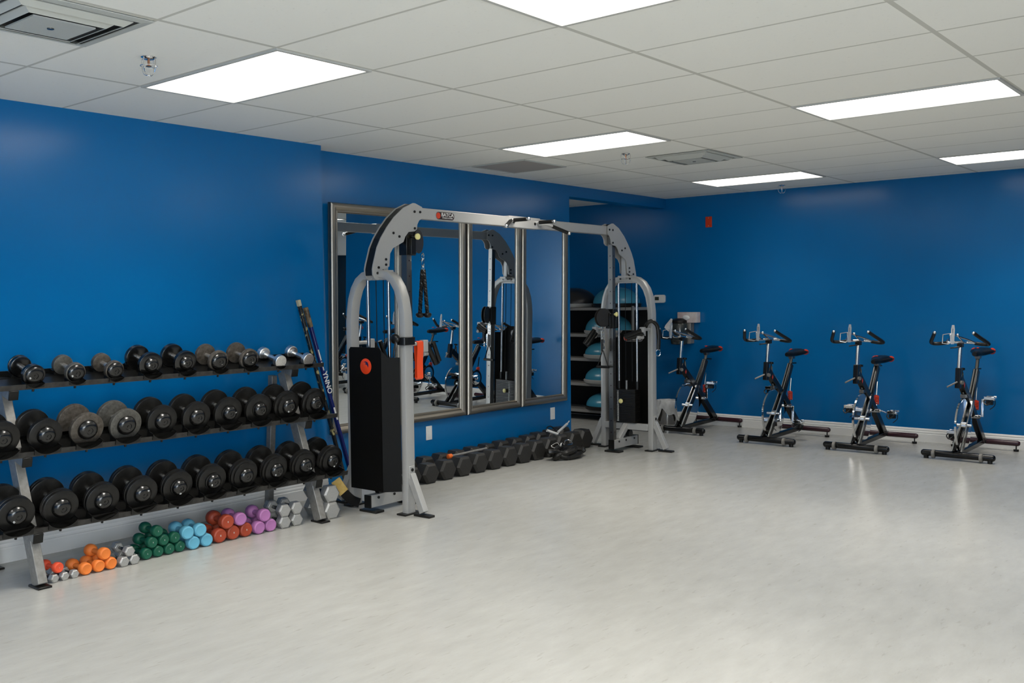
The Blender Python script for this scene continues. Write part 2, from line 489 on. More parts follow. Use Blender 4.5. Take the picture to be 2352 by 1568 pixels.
# ------------------------------------------------------------------ ceiling lights, vents, sprinklers
def troffer():
    t = thing('ceiling_light', '', 'ceiling light', (0, 0, 0), 0, 'lit ceiling panels in the tile grid')
    a, b, fw = 1.215/2, .605/2, .020
    mb = MB()
    mb.box((0, b-fw/2, -.003), (2*a, fw, .012)); mb.box((0, -b+fw/2, -.003), (2*a, fw, .012))
    mb.box((a-fw/2, 0, -.003), (fw, 2*b-2*fw, .012)); mb.box((-a+fw/2, 0, -.003), (fw, 2*b-2*fw, .012))
    mb.build('light_frame', M['lamp_frame'], t)
    MB().box((0, 0, -.002), (2*a-2*fw, 2*b-2*fw, .006)).build('diffuser', M['lamp'], t)
    ld = bpy.data.lights.new('lamp_beam', 'AREA')
    ld.shape = 'RECTANGLE'; ld.size = 1.15; ld.size_y = .54; ld.energy = LAMP_W; ld.color = LAMP_COL; ld.spread = R(LAMP_SPREAD)
    lo_ = bpy.data.objects.new('lamp_beam', ld); COL.objects.link(lo_); lo_.parent = t; lo_.location = (0, 0, -.008)
    return t
LIGHTS = {
    (1, 1): 'lit rectangular ceiling panel above the dumbbell rack, beside the nearest sprinkler',
    (1, 6): 'lit rectangular ceiling panel above the cable machine, between perforated grille and square vent',
    (1, 11): 'lit rectangular ceiling panel nearest the far corner, beside the farthest sprinkler',
    (3, 1): 'bright lit ceiling panel cut off by the top edge of the photo',
    (3, 6): 'lit rectangular ceiling panel at upper right, larger of the two on that side',
    (3, 11): 'lit rectangular ceiling panel above the right-hand exercise bikes, at the right edge',
}
proto = troffer(); first = True
for i in (1, 3, 5):
    for k in (-9, -4, 1, 6, 11):
        if (i, k) == (5, 11):
            continue
        t = proto if first else dup(proto)
        first = False
        t.location = (1.22*i+.61, .61*k+.305, H)
        if k == 11:      # beams turned down here to darken the back wall and corner
            for c in t.children:
                if c.type == 'LIGHT':
                    c.data = c.data.copy(); c.data.energy = LAMP_W*(.30 if i == 1 else .60)
        t['label'] = LIGHTS.get((i, k), 'lit ceiling panel outside the photo, farther %s' % ('right' if i == 5 else 'behind the camera'))

q = dup(proto, 'lit ceiling panel inside the alcove, hidden behind the mirror wall'); q.location = (-1.83, 5.795, H)
for c in q.children:
    if c.type == 'LIGHT':
        c.data = c.data.copy(); c.data.energy = LAMP_W*.6
q = dup(proto, 'added unseen ceiling panel brightening the corridor past the end of the blue back wall'); q.location = (7.93, 8.845, H)  # panel added to light up the corridor wall reflected in the mirror
def diffuser_vent(x, y, label, rotz=0):
    t = thing('ceiling_vent', label, 'ceiling vent', (x, y, H), rotz, 'square air diffusers in the ceiling')
    MB().box((0, 0, -.002), (.58, .58, .008)).build('shade_plate', M['vent_dark'], t)  # flat dark plate standing in for the shade inside the vent
    def ring(name, o, i, z0, z1):
        mb = MB()
        for q in range(4):
            c, s = math.cos(q*math.pi/2), math.sin(q*math.pi/2)
            rot = lambda px, py, pz: (px*c-py*s, px*s+py*c, pz)
            vs = [rot(-o, -o, z0), rot(o, -o, z0), rot(i, -i, z1), rot(-i, -i, z1), rot(-o, -o, z0-.004), rot(o, -o, z0-.004), rot(i, -i, z1-.004), rot(-i, -i, z1-.004)]
            mb.add(vs, [(0, 1, 2, 3), (7, 6, 5, 4), (0, 4, 5, 1), (3, 2, 6, 7)])
        return mb.build(name, M['vent'], t)
    ring('flange', .302, .262, -.004, -.008)
    ring('cone_ring', .240, .212, -.006, -.026)
    ring('cone_ring', .186, .160, -.016, -.034)
    mb = MB().box((0, 0, -.036), (.26, .26, .006)); mb.build('center_plate', M['vent'], t)
    MB().cyl((0, 0, -.038), (0, 0, -.043), .014).build('screw', M['chrome_soft'], t)
    return t
diffuser_vent(2.13, 5.185, 'square white air diffuser in the ceiling, beyond the middle light panel')
diffuser_vent(2.12, -.305, 'large square air diffuser cut off at the top left corner')
g = thing('ceiling_grille', 'perforated grey return air grille in the ceiling by the mirror wall', 'ceiling grille', (.69, 4.58, H))
MB().box((0, 0, -.003), (.59, .59, .008)).build('perforated_panel', M['perforated'], g)
mb = MB()
for a, b, c, d in ((0, .298, .61, .014), (0, -.298, .61, .014), (.298, 0, .014, .58), (-.298, 0, .014, .58)):
    mb.box((a, b, -.005), (c, d, .010))
mb.build('grille_frame', M['vent'], g)

def sprinkler():
    t = thing('sprinkler', '', 'sprinkler', (0, 0, 0), 0, 'ceiling sprinklers in wire cages')
    MB().lathe([(0, .034), (.004, .036), (.008, .030), (.014, .022), (.016, .012)], axis=(0, 0, -1), n=24).build('escutcheon', M['chrome'], t)
    MB().cyl((0, 0, -.012), (0, 0, -.045), .006, 10).cyl((0, 0, -.045), (0, 0, -.048), .014, 12).build('sprinkler_head', mat('copper', (.5, .25, .15), .3, 1.0) if 'copper' not in bpy.data.materials else bpy.data.materials['copper'], t)
    for q in range(4):
        a = q*math.pi/2+.4
        pts = []
        for j in range(9):
            ph = j/8*math.pi/2
            rr = .040*(1-(j/8)**3*.85) if j else .036
            pts.append((math.cos(a)*rr, math.sin(a)*rr, -.008-.082*math.sin(ph)))
        MB().tube(pts, .0022, 6).build('cage_wire', M['chrome'], t)
    MB().tube([(math.cos(a/24*2*math.pi)*.039, math.sin(a/24*2*math.pi)*.039, -.045) for a in range(24)], .002, 6, closed=True).build('cage_ring', M['chrome'], t)
    return t
sp = sprinkler()
sp['label'] = 'caged ceiling sprinkler nearest the camera, left of the rack light panel'; sp.location = (1.846, .30, H)
for x, y, l in ((1.814, 4.60, 'caged ceiling sprinkler between the middle light panel and the square vent'), (1.803, 7.695, 'caged ceiling sprinkler farthest away, in front of the back wall')):
    q = dup(sp, l); q.location = (x, y, H)

# ------------------------------------------------------------------ mirrors
def mirror(y0, y1, z0, z1, label):
    t = thing('wall_mirror', label, 'mirror', (XM+.001, (y0+y1)/2, z0), 0, 'silver framed mirrors on the blue wall')
    t.rotation_euler = (0, R(1.0), 0)
    W = y1-y0; Hh = z1-z0; fw = .095
    MB().box((.012, 0, Hh/2), (.012, W-.10, Hh-.10)).build('mirror_glass', M['mirror'], t)
    # moulded profile across the frame width: (inward distance, height off the wall)
    prof = [(0, .0), (0, .024), (.004, .034), (.012, .042), (.024, .047), (.036, .047), (.048, .041), (.056, .034), (.060, .031), (.064, .033), (.070, .033), (.075, .028), (.080, .018), (.080, .002)]
    mb = MB()
    cor = [(-W/2, 0), (W/2, 0), (W/2, Hh), (-W/2, Hh)]
    cen = (0, Hh/2)
    for q in range(4):
        a = cor[q]; b = cor[(q+1) % 4]; vs = []
        for (yy, zz) in (a, b):
            sy = 1 if yy < 0 else -1; sz = 1 if zz < cen[1] else -1
            for d, h in prof:
                vs.append((h, yy+sy*d, zz+sz*d))
        n = len(prof); fs = [(j, j+1, n+j+1, n+j) for j in range(n-1)]
        mb.add(vs, fs)
    mb.build('mirror_frame', M['frame'], t, ang=22)
mirror(2.800, 3.590, .437, 2.305, 'leftmost silver framed mirror, behind the near tower of the cable machine')
mirror(3.598, 4.402, .437, 2.305, 'silver framed mirror second from the left, behind the hanging rope')
mirror(4.420, 5.216, .437, 2.300, 'silver framed mirror third from the left')
mirror(5.224, 5.995, .437, 2.295, 'rightmost silver framed mirror, at the end of the blue wall')

def outlet(y, z, label):
    t = thing('wall_outlet', label, 'outlet', (XM, y, z), 0, 'white outlets under the mirrors')
    MB().box((.003, 0, 0), (.006, .075, .125)).build('cover_plate', M['white_plastic'], t, bevel=.002)
    for s in (-1, 1):
        MB().box((.0065, 0, s*.028), (.004, .034, .036)).build('socket', M['white_plastic'], t, bevel=.001)
outlet(3.938, .324, 'white wall outlet under the widest mirror, near the cable machine')
outlet(5.775, .320, 'white wall outlet under the last mirror, near the end of the blue wall')

# ------------------------------------------------------------------ dumbbell rack
TIERS = [dict(x=.76, z=1.045), dict(x=.90, z=.690), dict(x=1.00, z=.290)]
TL = R(15)
D = Vector((-math.cos(TL), 0, math.sin(TL))); NN = Vector((math.sin(TL), 0, math.cos(TL)))
rack = thing('dumbbell_rack', 'three-tier grey steel dumbbell rack against the blue wall', 'dumbbell rack', (0, 0, 0))
RY0, RY1 = -.20, 2.235
for t in TIERS:
    o = Vector((t['x'], 0, t['z']))
    mb = MB()
    mb.prism([(0, 0), (.055, 0), (.055, .010), (.006, .010), (.006, .030), (0, .030)], o+V(0, RY0, 0), D, NN, V(0, 1, 0), RY1-RY0)
    mb.build('front_rail', M['rack_rail'], rack)
    mb = MB()
    mb.prism([(.185, 0), (.245, 0), (.245, .034), (.239, .034), (.239, .010), (.185, .010)], o+V(0, RY0, 0), D, NN, V(0, 1, 0), RY1-RY0)
    mb.build('rear_rail', M['tray_black'], rack)
    MB().prism([(.050, .002), (.188, .002), (.188, .007), (.050, .007)], o+V(0, RY0+.01, 0), D, NN, V(0, 1, 0), RY1-RY0-.02).build('tray', M['tray_black'], rack)
for y in (.078, 1.985):
    # front slanted post, rear post, arms carrying the tiers
    MB().beam((1.0, y, .012), (.625, y, 1.02), .052, .078, up=(1, 0, .2)).build('front_post', M['rack_grey'], rack, bevel=.004)
    MB().beam((.42, y, .012), (.50, y, .99), .045, .05, up=(1, 0, 0)).build('rear_post', M['rack_grey'], rack, bevel=.004)
    MB().box((1.0, y, .006), (.12, .075, .012)).build('foot', M['black_matte'], rack, bevel=.003)
    MB().box((.43, y, .006), (.10, .075, .012)).build('foot', M['black_matte'], rack, bevel=.003)
    for t in TIERS:
        o = Vector((t['x'], y, t['z']))
        p0 = o - D*.0 - NN*.028; p1 = o + D*.27 - NN*.028
        a = MB().beam(p0+D*.004, p1, .05, .052, up=NN).build('arm', M['rack_grey'], rack, bevel=.003)
        MB().beam(p0-D*.006, p0+D*.004, .053, .055, up=NN).build('end_cap', M['black'], a, bevel=.003)

# round rack dumbbells: local x axis along the handle, origin at the middle of the handle
def head_prof(plates, r_in, chamf=.004):
    p = [(0, r_in*.5)]
    x = 0
    for r, t in plates:
        p += [(x, r-chamf), (x+chamf*.6, r), (x+t-chamf*.6, r), (x+t, r-chamf)]
        x += t
        p += [(x, r-.010), (x+.0012, r-.012)]
        x += .0012
    return p, x

def round_dumbbell(name, plates, cap, gap=.125, body='black_matte', capm='black_gloss', mark=None, mark_ang=200, seg=44):
    t = thing(name, '', 'dumbbell')
    MB().lathe([(-gap/2-.002, .013), (-gap/4, .0145), (0, .0165), (gap/4, .0145), (gap/2+.002, .013)], n=20).build('handle', M['hexchrome'], t)
    p, x = head_prof(plates, .03)
    rc, tc = cap
    p.append((x, rc*.95)); p.append((x+.0005, .001))
    for s in (1, -1):
        h = MB().lathe([(gap/2+a, r) for a, r in p] if s > 0 else [(-gap/2-a, r) for a, r in p], n=seg).build('head', M[body], t)
        if rc:
            cp = [(x, rc*1.04), (x+tc*.18, rc*1.03), (x+tc*.42, rc*.98), (x+tc*.66, rc*.88), (x+tc*.85, rc*.74), (x+tc*.97, rc*.58), (x+tc, rc*.42), (x+tc-.001, rc*.34), (x+tc-.005, rc*.30), (x+tc-.005, rc*.12), (x+tc-.002, rc*.11), (x+tc-.002, .0005)]
            MB().lathe([(s*(gap/2+a), r) for a, r in cp], n=seg).build('end_cap', M[capm], h)
            if mark and s > 0:
                a = R(mark_ang); q = Vector((gap/2+x+tc-.0005, math.cos(a)*rc*.62, math.sin(a)*rc*.62))
                ey = Vector((0, math.cos(a), math.sin(a))); ex = Vector((0, -math.sin(a), math.cos(a)))
                if mark_ang % 360 > 180: ex, ey = ex, ey
                text_obj('weight_mark', mark, .0125, frame(q, -ex, ey), M['white_mark'], h, extrude=.0005, bold=.0006)
    t['half'] = gap/2+x+tc
    t['rad'] = max(r for r, _ in plates)
    return t

def place_rack(root, tier, y, zoff=None):
    """front face of the head just behind the rail's front edge, resting on both rails"""
    t = TIERS[tier]; r = root['rad']; hl = root['half']
    n = r + .0125
    c = Vector((t['x'], y, t['z'])) + D*(.004+hl) + NN*n
    root.location = c
    root.rotation_euler = (0, TL, 0)
    return root

def saddle(tier, y, r):
    t = TIERS[tier]; o = Vector((t['x'], y, t['z']))
    nc = r+.0125; rr = r+.004; w = r*.80; hh = .010+min(.05, r*.42)
    poly = [(-w, .0105), (w, .0105), (w, hh)]
    a0 = math.asin(min(1, max(-1, (hh-nc)/rr)))
    for i in range(13):
        a = a0 + (-math.pi-2*a0)*i/12
        poly.append((rr*math.cos(a), nc+rr*math.sin(a)))
    poly.append((-w, hh))
    for s0, s1 in ((-.006, .062), (.188, .238)):
        mb = MB()
        mb.prism(poly, o+D*s0, V(0, 1, 0), NN, D, s1-s0)
        mb.cyl(o+D*(s0+.028)-NN*.020, o+D*(s0+.028)+NN*.012, .007, 8)
        mb.build('saddle', M['tray_black'], rack)

ordn = ['leftmost', 'second from left', 'third from left', 'fourth from left', 'fifth from left', 'sixth from left', 'seventh from left', 'eighth from left', 'ninth from left', 'rightmost']
GR = ['dumbbells on the top tier of the rack', 'dumbbells on the middle tier of the rack', 'dumbbells on the bottom tier of the rack']
T1 = [
 (.192, .0605, 'ball', '10', 'small glossy black dumbbell with rounded heads'),
 (.430, .0575, 'ballgrey', '35', 'small worn black dumbbell with grey rear head'),
 (.666, .0565, 'ballgrey', None, 'small black dumbbell with rounded heads, next to bigger discs'),
 (.900, .076, 'disc', None, 'black disc dumbbell with domed cap'),
 (1.138, .075, 'disc', None, 'black disc dumbbell with glossy domed cap'),
 (1.378, .070, 'dome', None, 'worn dark dumbbell with grey rim and big domed cap'),
 (1.615, .070, 'dome', None, 'worn dark dumbbell with grey rim, left of the chrome pair'),
]
for i, (y, r, kd, mk, lb) in enumerate(T1):
    if kd == 'ball':
        d = round_dumbbell('round_dumbbell', [(r*.97, .026), (r, .014)], (r*.80, .014), mark=mk, body='black_gloss')
    elif kd == 'ballgrey':
        d = round_dumbbell('round_dumbbell', [(r, .030)], (r*.86, .020), mark=mk, body='iron' if i == 1 else 'rust')
    elif kd == 'disc':
        d = round_dumbbell('round_dumbbell', [(r, .030)], (r*.58, .026), body='black_gloss', mark='25' if i == 3 else '20', mark_ang=170)
    else:
        d = round_dumbbell('round_dumbbell', [(r, .026)], (r*.80, .024), body='rust', mark=None)
    tag(d, '%s, %s, top tier' % (lb, ordn[i]), group=GR[0])
    place_rack(d, 0, y); saddle(0, y, r)
# two chrome dumbbells
def chrome_dumbbell(rr=.045):
    t = thing('chrome_dumbbell', '', 'dumbbell')
    MB().lathe([(-.075, .012), (-.05, .0115), (-.03, .015), (0, .0175), (.03, .015), (.05, .0115), (.075, .012)], n=20).build('handle', M['hexchrome'], t)
    for s in (1, -1):
        pr = [(.058, .020), (.060, .026), (.066, .028), (.072, .022), (.074, rr*.9), (.078, rr), (.110, rr), (.1125, rr*.95), (.113, .001)]
        MB().lathe([(s*a, q) for a, q in pr], n=32).build('head', M['hexchrome'], t)
    t['half'] = .113; t['rad'] = rr
    return t
ca = chrome_dumbbell(); tag(ca, 'shiny chrome dumbbell on the top tier, left of the pair', group=GR[0]); place_rack(ca, 0, 1.858); saddle(0, 1.858, .045)
cb = dup(ca, 'shiny chrome dumbbell at the right end of the top tier, by the hockey sticks'); place_rack(cb, 0, 2.097); saddle(0, 2.097, .045)

for i in range(10):
    y = -.05+.2335*i
    r = .091 if i == 1 else .096 if i < 6 else .099
    if i in (2, 3):
        d = round_dumbbell('round_dumbbell', [(r, .028)], (r*.58, .030), body='rust' if i == 2 else 'iron')
        lb = 'dark dumbbell with worn grey iron plates and %s rim' % ('rust brown' if i == 2 else 'dull')
    elif i in (0, 1, 4, 5):
        d = round_dumbbell('round_dumbbell', [(r, .030)], (r*.54, .030), mark=None)
        lb = 'black single-plate dumbbell with domed cap'
    elif i in (6, 7):
        d = round_dumbbell('round_dumbbell', [(r, .030), (r*.52, .008)], (r*.48, .028), mark='2' if i == 6 else None, mark_ang=20)
        lb = 'black dumbbell with stepped collar on its plate'
    else:
        d = round_dumbbell('round_dumbbell', [(r, .026), (r*.82, .020)], (r*.52, .028), mark='30' if i == 8 else None, mark_ang=235)
        lb = 'black dumbbell with two plates of unequal size'
    tag(d, '%s, %s, middle tier' % (lb, ordn[i]), group=GR[1])
    place_rack(d, 1, y); saddle(1, y, r)
MK = {0: ('50', 222), 2: ('45', 195), 3: ('45', 55), 4: ('40', 262), 5: ('40', 200), 7: ('35', 215), 8: ('35', 330), 9: ('30', 262)}
for i in range(10):
    y = -.03+.2375*i
    r = .099
    mk, an = MK.get(i, (None, 0))
    if i < 4:
        d = round_dumbbell('round_dumbbell', [(r, .022), (r*.98, .022)], (r*.52, .030), mark=mk, mark_ang=an)
        lb = 'heavy black dumbbell with two equal plates'
    elif i < 6:
        d = round_dumbbell('round_dumbbell', [(r, .022), (r*.98, .022), (r*.54, .010)], (r*.47, .028), mark=mk, mark_ang=an)
        lb = 'heavy black dumbbell with two plates and a raised collar'
    else:
        d = round_dumbbell('round_dumbbell', [(r, .020), (r*.99, .020), (r*.86, .016)], (r*.50, .028), mark=mk, mark_ang=an)
        lb = 'heaviest black dumbbell style with three stepped plates'
    tag(d, '%s, %s, bottom tier' % (lb, ordn[i]), group=GR[2])
    place_rack(d, 2, y); saddle(2, y, r)

# ------------------------------------------------------------------ little dumbbells on the floor
def neo(name, r, L, mt, mark=None):
    t = thing(name, '', 'dumbbell')
    hl = L*.30
    MB().cyl((-L/2+.02, 0, 0), (L/2-.02, 0, 0), r*.42, 14).build('handle', mt, t)
    for s in (1, -1):
        x0 = L/2-hl
        pr = [(x0, r*.45), (x0+.004, r*.72), (x0+.014, r*.96), (x0+.022, r), (L/2-.014, r), (L/2-.005, r*.93), (L/2, r*.76), (L/2-.0008, r*.70), (L/2-.0008, .001)]
        MB().lathe([(s*a, q) for a, q in pr], n=26).build('head', mt, t)
    if mark:
        text_obj('weight_mark', mark, r*.34, frame((L/2, 0, 0), (0, 1, 0), (0, 0, 1)), M['white_mark'], t, extrude=.0004)
    return t
def hexd(name, r, L, mt, hmt=None, hl=None, chamf=.16):
    """hexagonal head dumbbell; r = half of the width across flats"""
    t = thing(name, '', 'dumbbell')
    hmt = hmt or mt
    hl = hl or L*.28
    MB().lathe([(-L/2+hl*.8, r*.30), (-L*.12, r*.30), (0, r*.37), (L*.12, r*.30), (L/2-hl*.8, r*.30)], n=16).build('handle', hmt, t)
    R6 = r/math.cos(math.pi/6)
    for s in (1, -1):
        rings = []
        for a, q in ((L/2-hl, .78), (L/2-hl+hl*chamf, 1.0), (L/2-hl*chamf*.8, 1.0), (L/2, .80)):
            rings.append([Vector((s*a, math.cos(math.pi/3*k+math.pi/3)*R6*q, math.sin(math.pi/3*k+math.pi/3)*R6*q)) for k in range(6)])
        MB().ring_tube(rings).build('head', mt, t, ang=20, bevel=.0015)
    return t
# (front face centre) x, y, z, yaw in degrees, pitch
def put(t, x, y, z, yaw, L, pitch=0.0):
    a = R(yaw); d = Vector((math.cos(a)*math.cos(R(pitch)), math.sin(a)*math.cos(R(pitch)), -math.sin(R(pitch))))
    t.location = Vector((x, y, z))-d*L/2
    t.rotation_euler = (0, R(pitch), a)

def series(proto, L, spots, labels, group):
    for i, sp_ in enumerate(spots):
        o = proto if i == 0 else dup(proto)
        tag(o, labels[i], group=group)
        put(o, sp_[0], sp_[1], sp_[2], sp_[3], L, sp_[4] if len(sp_) > 4 else 0)
hx = hexd('hex_dumbbell', .0215, .15, M['hexsilver'], M['black_matte'])
series(hx, .15, [(.985, .168, .0215, 6), (.985, .224, .0215, 4), (.985, .279, .0215, 2)],
       ['tiny silver hex dumbbell against the rack foot, under the coral dumbbell', 'tiny silver hex dumbbell in the middle of the three beside the rack foot', 'tiny silver hex dumbbell touching the orange pile'], 'tiny silver hex dumbbells on the floor')
co = neo('neoprene_dumbbell', .030, .15, M['coral'], '1')
series(co, .15, [(.975, .196, .0735, 8)], ['coral red dumbbell lying on top of the tiny silver hex dumbbells'], 'neoprene dumbbells on the floor')
og = neo('neoprene_dumbbell', .035, .185, M['orange'])
series(og, .185, [(.985, .345, .035, 2), (.985, .420, .035, 0), (.985, .492, .035, 3), (.985, .457, .0965, 3)],
       ['orange dumbbell at the left end of the orange pile', 'orange dumbbell in the middle of the bottom orange row', 'orange dumbbell at the right of the orange row, beside silver hex ones', 'orange dumbbell lying on top of the orange pile'], 'neoprene dumbbells on the floor')
hs = hexd('hex_dumbbell', .0275, .20, M['hexsilver'], M['black_matte'])
series(hs, .20, [(.990, .567, .0275, 2), (.990, .630, .0275, -2), (.985, .604, .079, -4)],
       ['silver hex dumbbell on the floor right of the orange pile', 'silver hex dumbbell on the floor left of the green pile', 'silver hex dumbbell lying on two others, between orange and green piles'], 'silver hex dumbbells between orange and green piles')
gn = neo('neoprene_dumbbell', .0345, .185, M['green'], '5')
gpos = [(.955, .728, .0345, 0), (.955, .802, .0345, 0), (.955, .875, .0345, 1), (.955, .946, .0345, 0), (.96, .762, .0965, 0), (.96, .837, .0965, 0), (.96, .910, .0965, 0), (.965, .795, .158, -2)]
gl = ['first from left in the bottom row', 'second from left in the bottom row', 'third from left in the bottom row', 'bottom row end touching the light blue pile', 'left of the second row', 'middle of the second row', 'right of the second row', 'topmost of the pile']
series(gn, .185, gpos, ['dark green neoprene dumbbell, %s of the green pile' % s if 'pile' not in s else 'dark green neoprene dumbbell, %s' % s for s in gl], 'neoprene dumbbells on the floor')
gpile = gl
bl = neo('neoprene_dumbbell', .041, .215, M['lightblue'])
series(bl, .215, [(.970, 1.030, .041, -4), (.970, 1.120, .041, -6), (.975, .986, .1125, -8), (.975, 1.074, .1125, -8)],
       ['light blue dumbbell on the floor touching the green pile', 'light blue dumbbell on the floor touching the brick red pile', 'light blue dumbbell in the upper row, leaning on the green pile', 'light blue dumbbell in the upper row, on the two blue ones'], 'neoprene dumbbells on the floor')
rd = neo('neoprene_dumbbell', .046, .225, M['red'], '8')
series(rd, .225, [(.958, 1.224, .046, -4), (.956, 1.323, .046, -3), (.955, 1.420, .046, -2), (.97, 1.272, .126, -6)],
       ['brick red dumbbell on the floor beside the light blue ones', 'brick red dumbbell in the middle of the bottom red row', 'brick red dumbbell on the floor beside the lilac ones', 'brick red dumbbell lying on top of the red row'], 'neoprene dumbbells on the floor')
pp = neo('neoprene_dumbbell', .0425, .215, M['purple'])
series(pp, .215, [(.966, 1.515, .0425, -3), (.966, 1.604, .0425, -6), (.97, 1.370, .126, -8), (.97, 1.556, .1165, -8)],
       ['lilac dumbbell on the floor beside the brick red ones', 'lilac dumbbell on the floor beside the silver hex ones', 'lilac dumbbell lying on the brick red row', 'lilac dumbbell lying on top of the two lilac ones'], 'neoprene dumbbells on the floor')
hc = hexd('hex_dumbbell', .040, .245, M['hexsilver'], M['black_matte'])
series(hc, .245, [(.968, 1.716, .040, -9), (.968, 1.817, .040, -9), (.972, 1.714, .120, -10), (.972, 1.815, .120, -10)],
       ['silver hex dumbbell on the floor beside the lilac pile', 'silver hex dumbbell on the floor next to the right rack leg', 'silver hex dumbbell stacked in the upper row beside the lilac pile', 'silver hex dumbbell stacked in the upper row by the right rack leg'], 'silver hex dumbbells left of the right rack leg')
bg = hexd('hex_dumbbell', .057, .285, M['hexsilver'], M['black_matte'])
series(bg, .285, [(1.005, 2.095, .057, -6), (.99, 2.105, .171, -6)],
       ['large silver hex dumbbell on the floor right of the rack leg', 'large silver hex dumbbell stacked on another right of the rack leg'], 'large silver hex dumbbells right of the rack')

# ------------------------------------------------------------------ black rubber hex dumbbells along the mirror wall
hexspec = []
yy = 3.235
for i in range(13):
    r = .079+.0012*i
    hexspec.append((yy, r))
    yy += .207 if i < 9 else .215
for i, (y, r) in enumerate(hexspec):
    L = .385+.004*i
    d = hexd('rubber_hex_dumbbell', r, L, M['hex_rubber'], M['chrome'], hl=.135+.002*i, chamf=.17)
    place = ['hidden partly behind the cable machine post', 'first fully visible right of the cable machine post', 'second right of the post', 'third right of the post', 'fourth right of the post', 'fifth right of the post', 'sixth right of the post', 'seventh right of the post', 'eighth right of the post', 'ninth right of the post, by the rope coil', 'under the white jump rope handles', 'at the end of the blue wall', 'last of the row, past the wall end'][i]
    tag(d, 'black rubber hex dumbbell under the mirrors, %s' % place, group='black rubber hex dumbbells under the mirrors')
    x1 = .655 if i < 10 else .625
    if i == 12: x1 = .60
    put(d, x1, y, r+.001, -4, L)
rod = thing('exercise_bar', 'thin dark bar with an orange end cap lying on the black hex dumbbells', 'bar', (.465, 3.87, .165), R(90-1))
MB().cyl((0, 0, -.01), (.46, 0, .0), .011, 12).build('shaft', M['rack_grey'], rod)
MB().lathe([(-.03, .018), (-.028, .021), (.012, .021), (.014, .018)], axis=(1, 0, 0), origin=(-.008, 0, -.01), n=18).build('end_cap', M['cap_orange'], rod)

# white handled jump rope on top of the row
jr = thing('jump_rope', 'white handled jump rope lying on the black hex dumbbells', 'jump rope', (.45, 5.35, .20))
def wpt(x, y, z): return Vector((x, y, z))-Vector((.45, 5.35, .20))
h1 = [wpt(.50, 5.20, .235), wpt(.53, 5.33, .185)]
h2 = [wpt(.47, 5.42, .19), wpt(.33, 5.76, .225)]
MB().cyl(h1[0], h1[1], .013, 12).build('handle', M['white_plastic'], jr)
MB().cyl(h2[0], h2[1], .013, 12).build('handle', M['white_plastic'], jr)
MB().cyl(h2[1], wpt(.30, 5.84, .245), .006, 8).build('handle_tip', M['white_plastic'], jr)
MB().tube(smooth_path([h1[0], wpt(.46, 5.26, .255), wpt(.43, 5.36, .25), wpt(.45, 5.42, .20), h2[0]]), .006, 8).build('cord', M['black'], jr)
# heavy rope coil
random.seed(4)
rc_ = thing('rope_coil', 'thick black coiled rope on the floor in front of the hex dumbbells', 'rope', (.80, 5.05, 0))
pts = []
for i in range(170):
    a = i/170*2*math.pi*3.6
    ra = .085+.035*math.sin(i*.13)+.018*math.sin(i*.41)
    pts.append((math.cos(a)*ra*.85+.012*math.sin(i*.23), math.sin(a)*ra*1.75+.03*math.sin(i*.09), .026+.032*(i/170)*2+.014*math.sin(a*2.3+i*.05)))
MB().tube(pts, [.027+.002*math.sin(i*1.9) for i in range(170)], 9).build('rope', M['black_matte'], rc_)
pts = [(math.cos(a/40*2*math.pi)*.065+.01*math.sin(a), math.sin(a/40*2*math.pi)*.095+.20, .052+.028*math.sin(a/40*2*math.pi+2)) for a in range(40)]
MB().tube(pts, [.025+.003*math.sin(i*2.1) for i in range(40)], 9, closed=True).build('loop', M['black_matte'], rc_)
MB().tube(smooth_path([(.03, -.16, .13), (.01, -.19, .15), (.03, -.13, .175), (.05, -.10, .14), (.03, -.06, .17), (.02, 0, .14)], 5), .0035, 6).build('clip', M['chrome'], rc_)
MB().tube(smooth_path([(.03, -.01, .14), (.01, .03, .175), (.02, .08, .175), (.04, .10, .14), (.04, .03, .14)], 5), .0035, 6).build('clip', M['chrome'], rc_)

# ------------------------------------------------------------------ hockey sticks in the corner
def stick(name, top, bot, w, t, mt, label):
    o = thing(name, label, 'hockey stick', bot)
    top = Vector(top)-Vector(bot); b0 = Vector((0, 0, .02))
    MB().beam(b0, top, w, t, up=(1, 0, 0)).build('shaft', mt, o, bevel=.004)
    return o, top, b0
A = stick('hockey_stick', (.345, 2.345, 1.525), (.46, 2.705, .0), .022, .030, M['stick_black'], 'black and gold hockey stick leaning on the wall corner, taller of the two')
MB().beam(A[1]-(A[1]-A[2]).normalized()*.045, A[1]+Vector((0, 0, .002)), .025, .033, up=(1, 0, 0)).build('end_tape', M['gold_mark'], A[0], bevel=.003)
B = stick('hockey_stick', (.355, 2.405, 1.470), (.47, 2.765, .02), .022, .032, M['stick_blue'], 'blue hockey stick with white letters and a tan taped grip')
dB = (B[1]-B[2]).normalized()
MB().beam(B[1]-dB*.155, B[1], .027, .036, up=(1, 0, 0)).build('grip_tape', M['tape_tan'], B[0], bevel=.005)
ft = Vector((1, 0, 0)); ft = (ft-dB*ft.dot(dB)).normalized()
bside = dB.cross(ft)
def on_stick(s, off): return B[1]-dB*s+ft*off
text_obj('lettering', 'YNNO', .062, frame(on_stick(.60, .0168), -dB, bside if bside.y > 0 else -bside), M['white_mark'], B[0], extrude=.0006, bold=.001, sx=.95)
MB().beam(on_stick(.335, .0163), on_stick(.42, .0163), .010, .0012, up=ft).build('stripe', M['white_mark'], B[0])
MB().beam(on_stick(.43, .0163), on_stick(.50, .0163), .008, .0012, up=ft).build('stripe', M['white_mark'], B[0])
MB().beam(on_stick(.80, .0163), on_stick(.90, .0163), .014, .0012, up=ft).build('stripe', M['white_mark'], B[0])
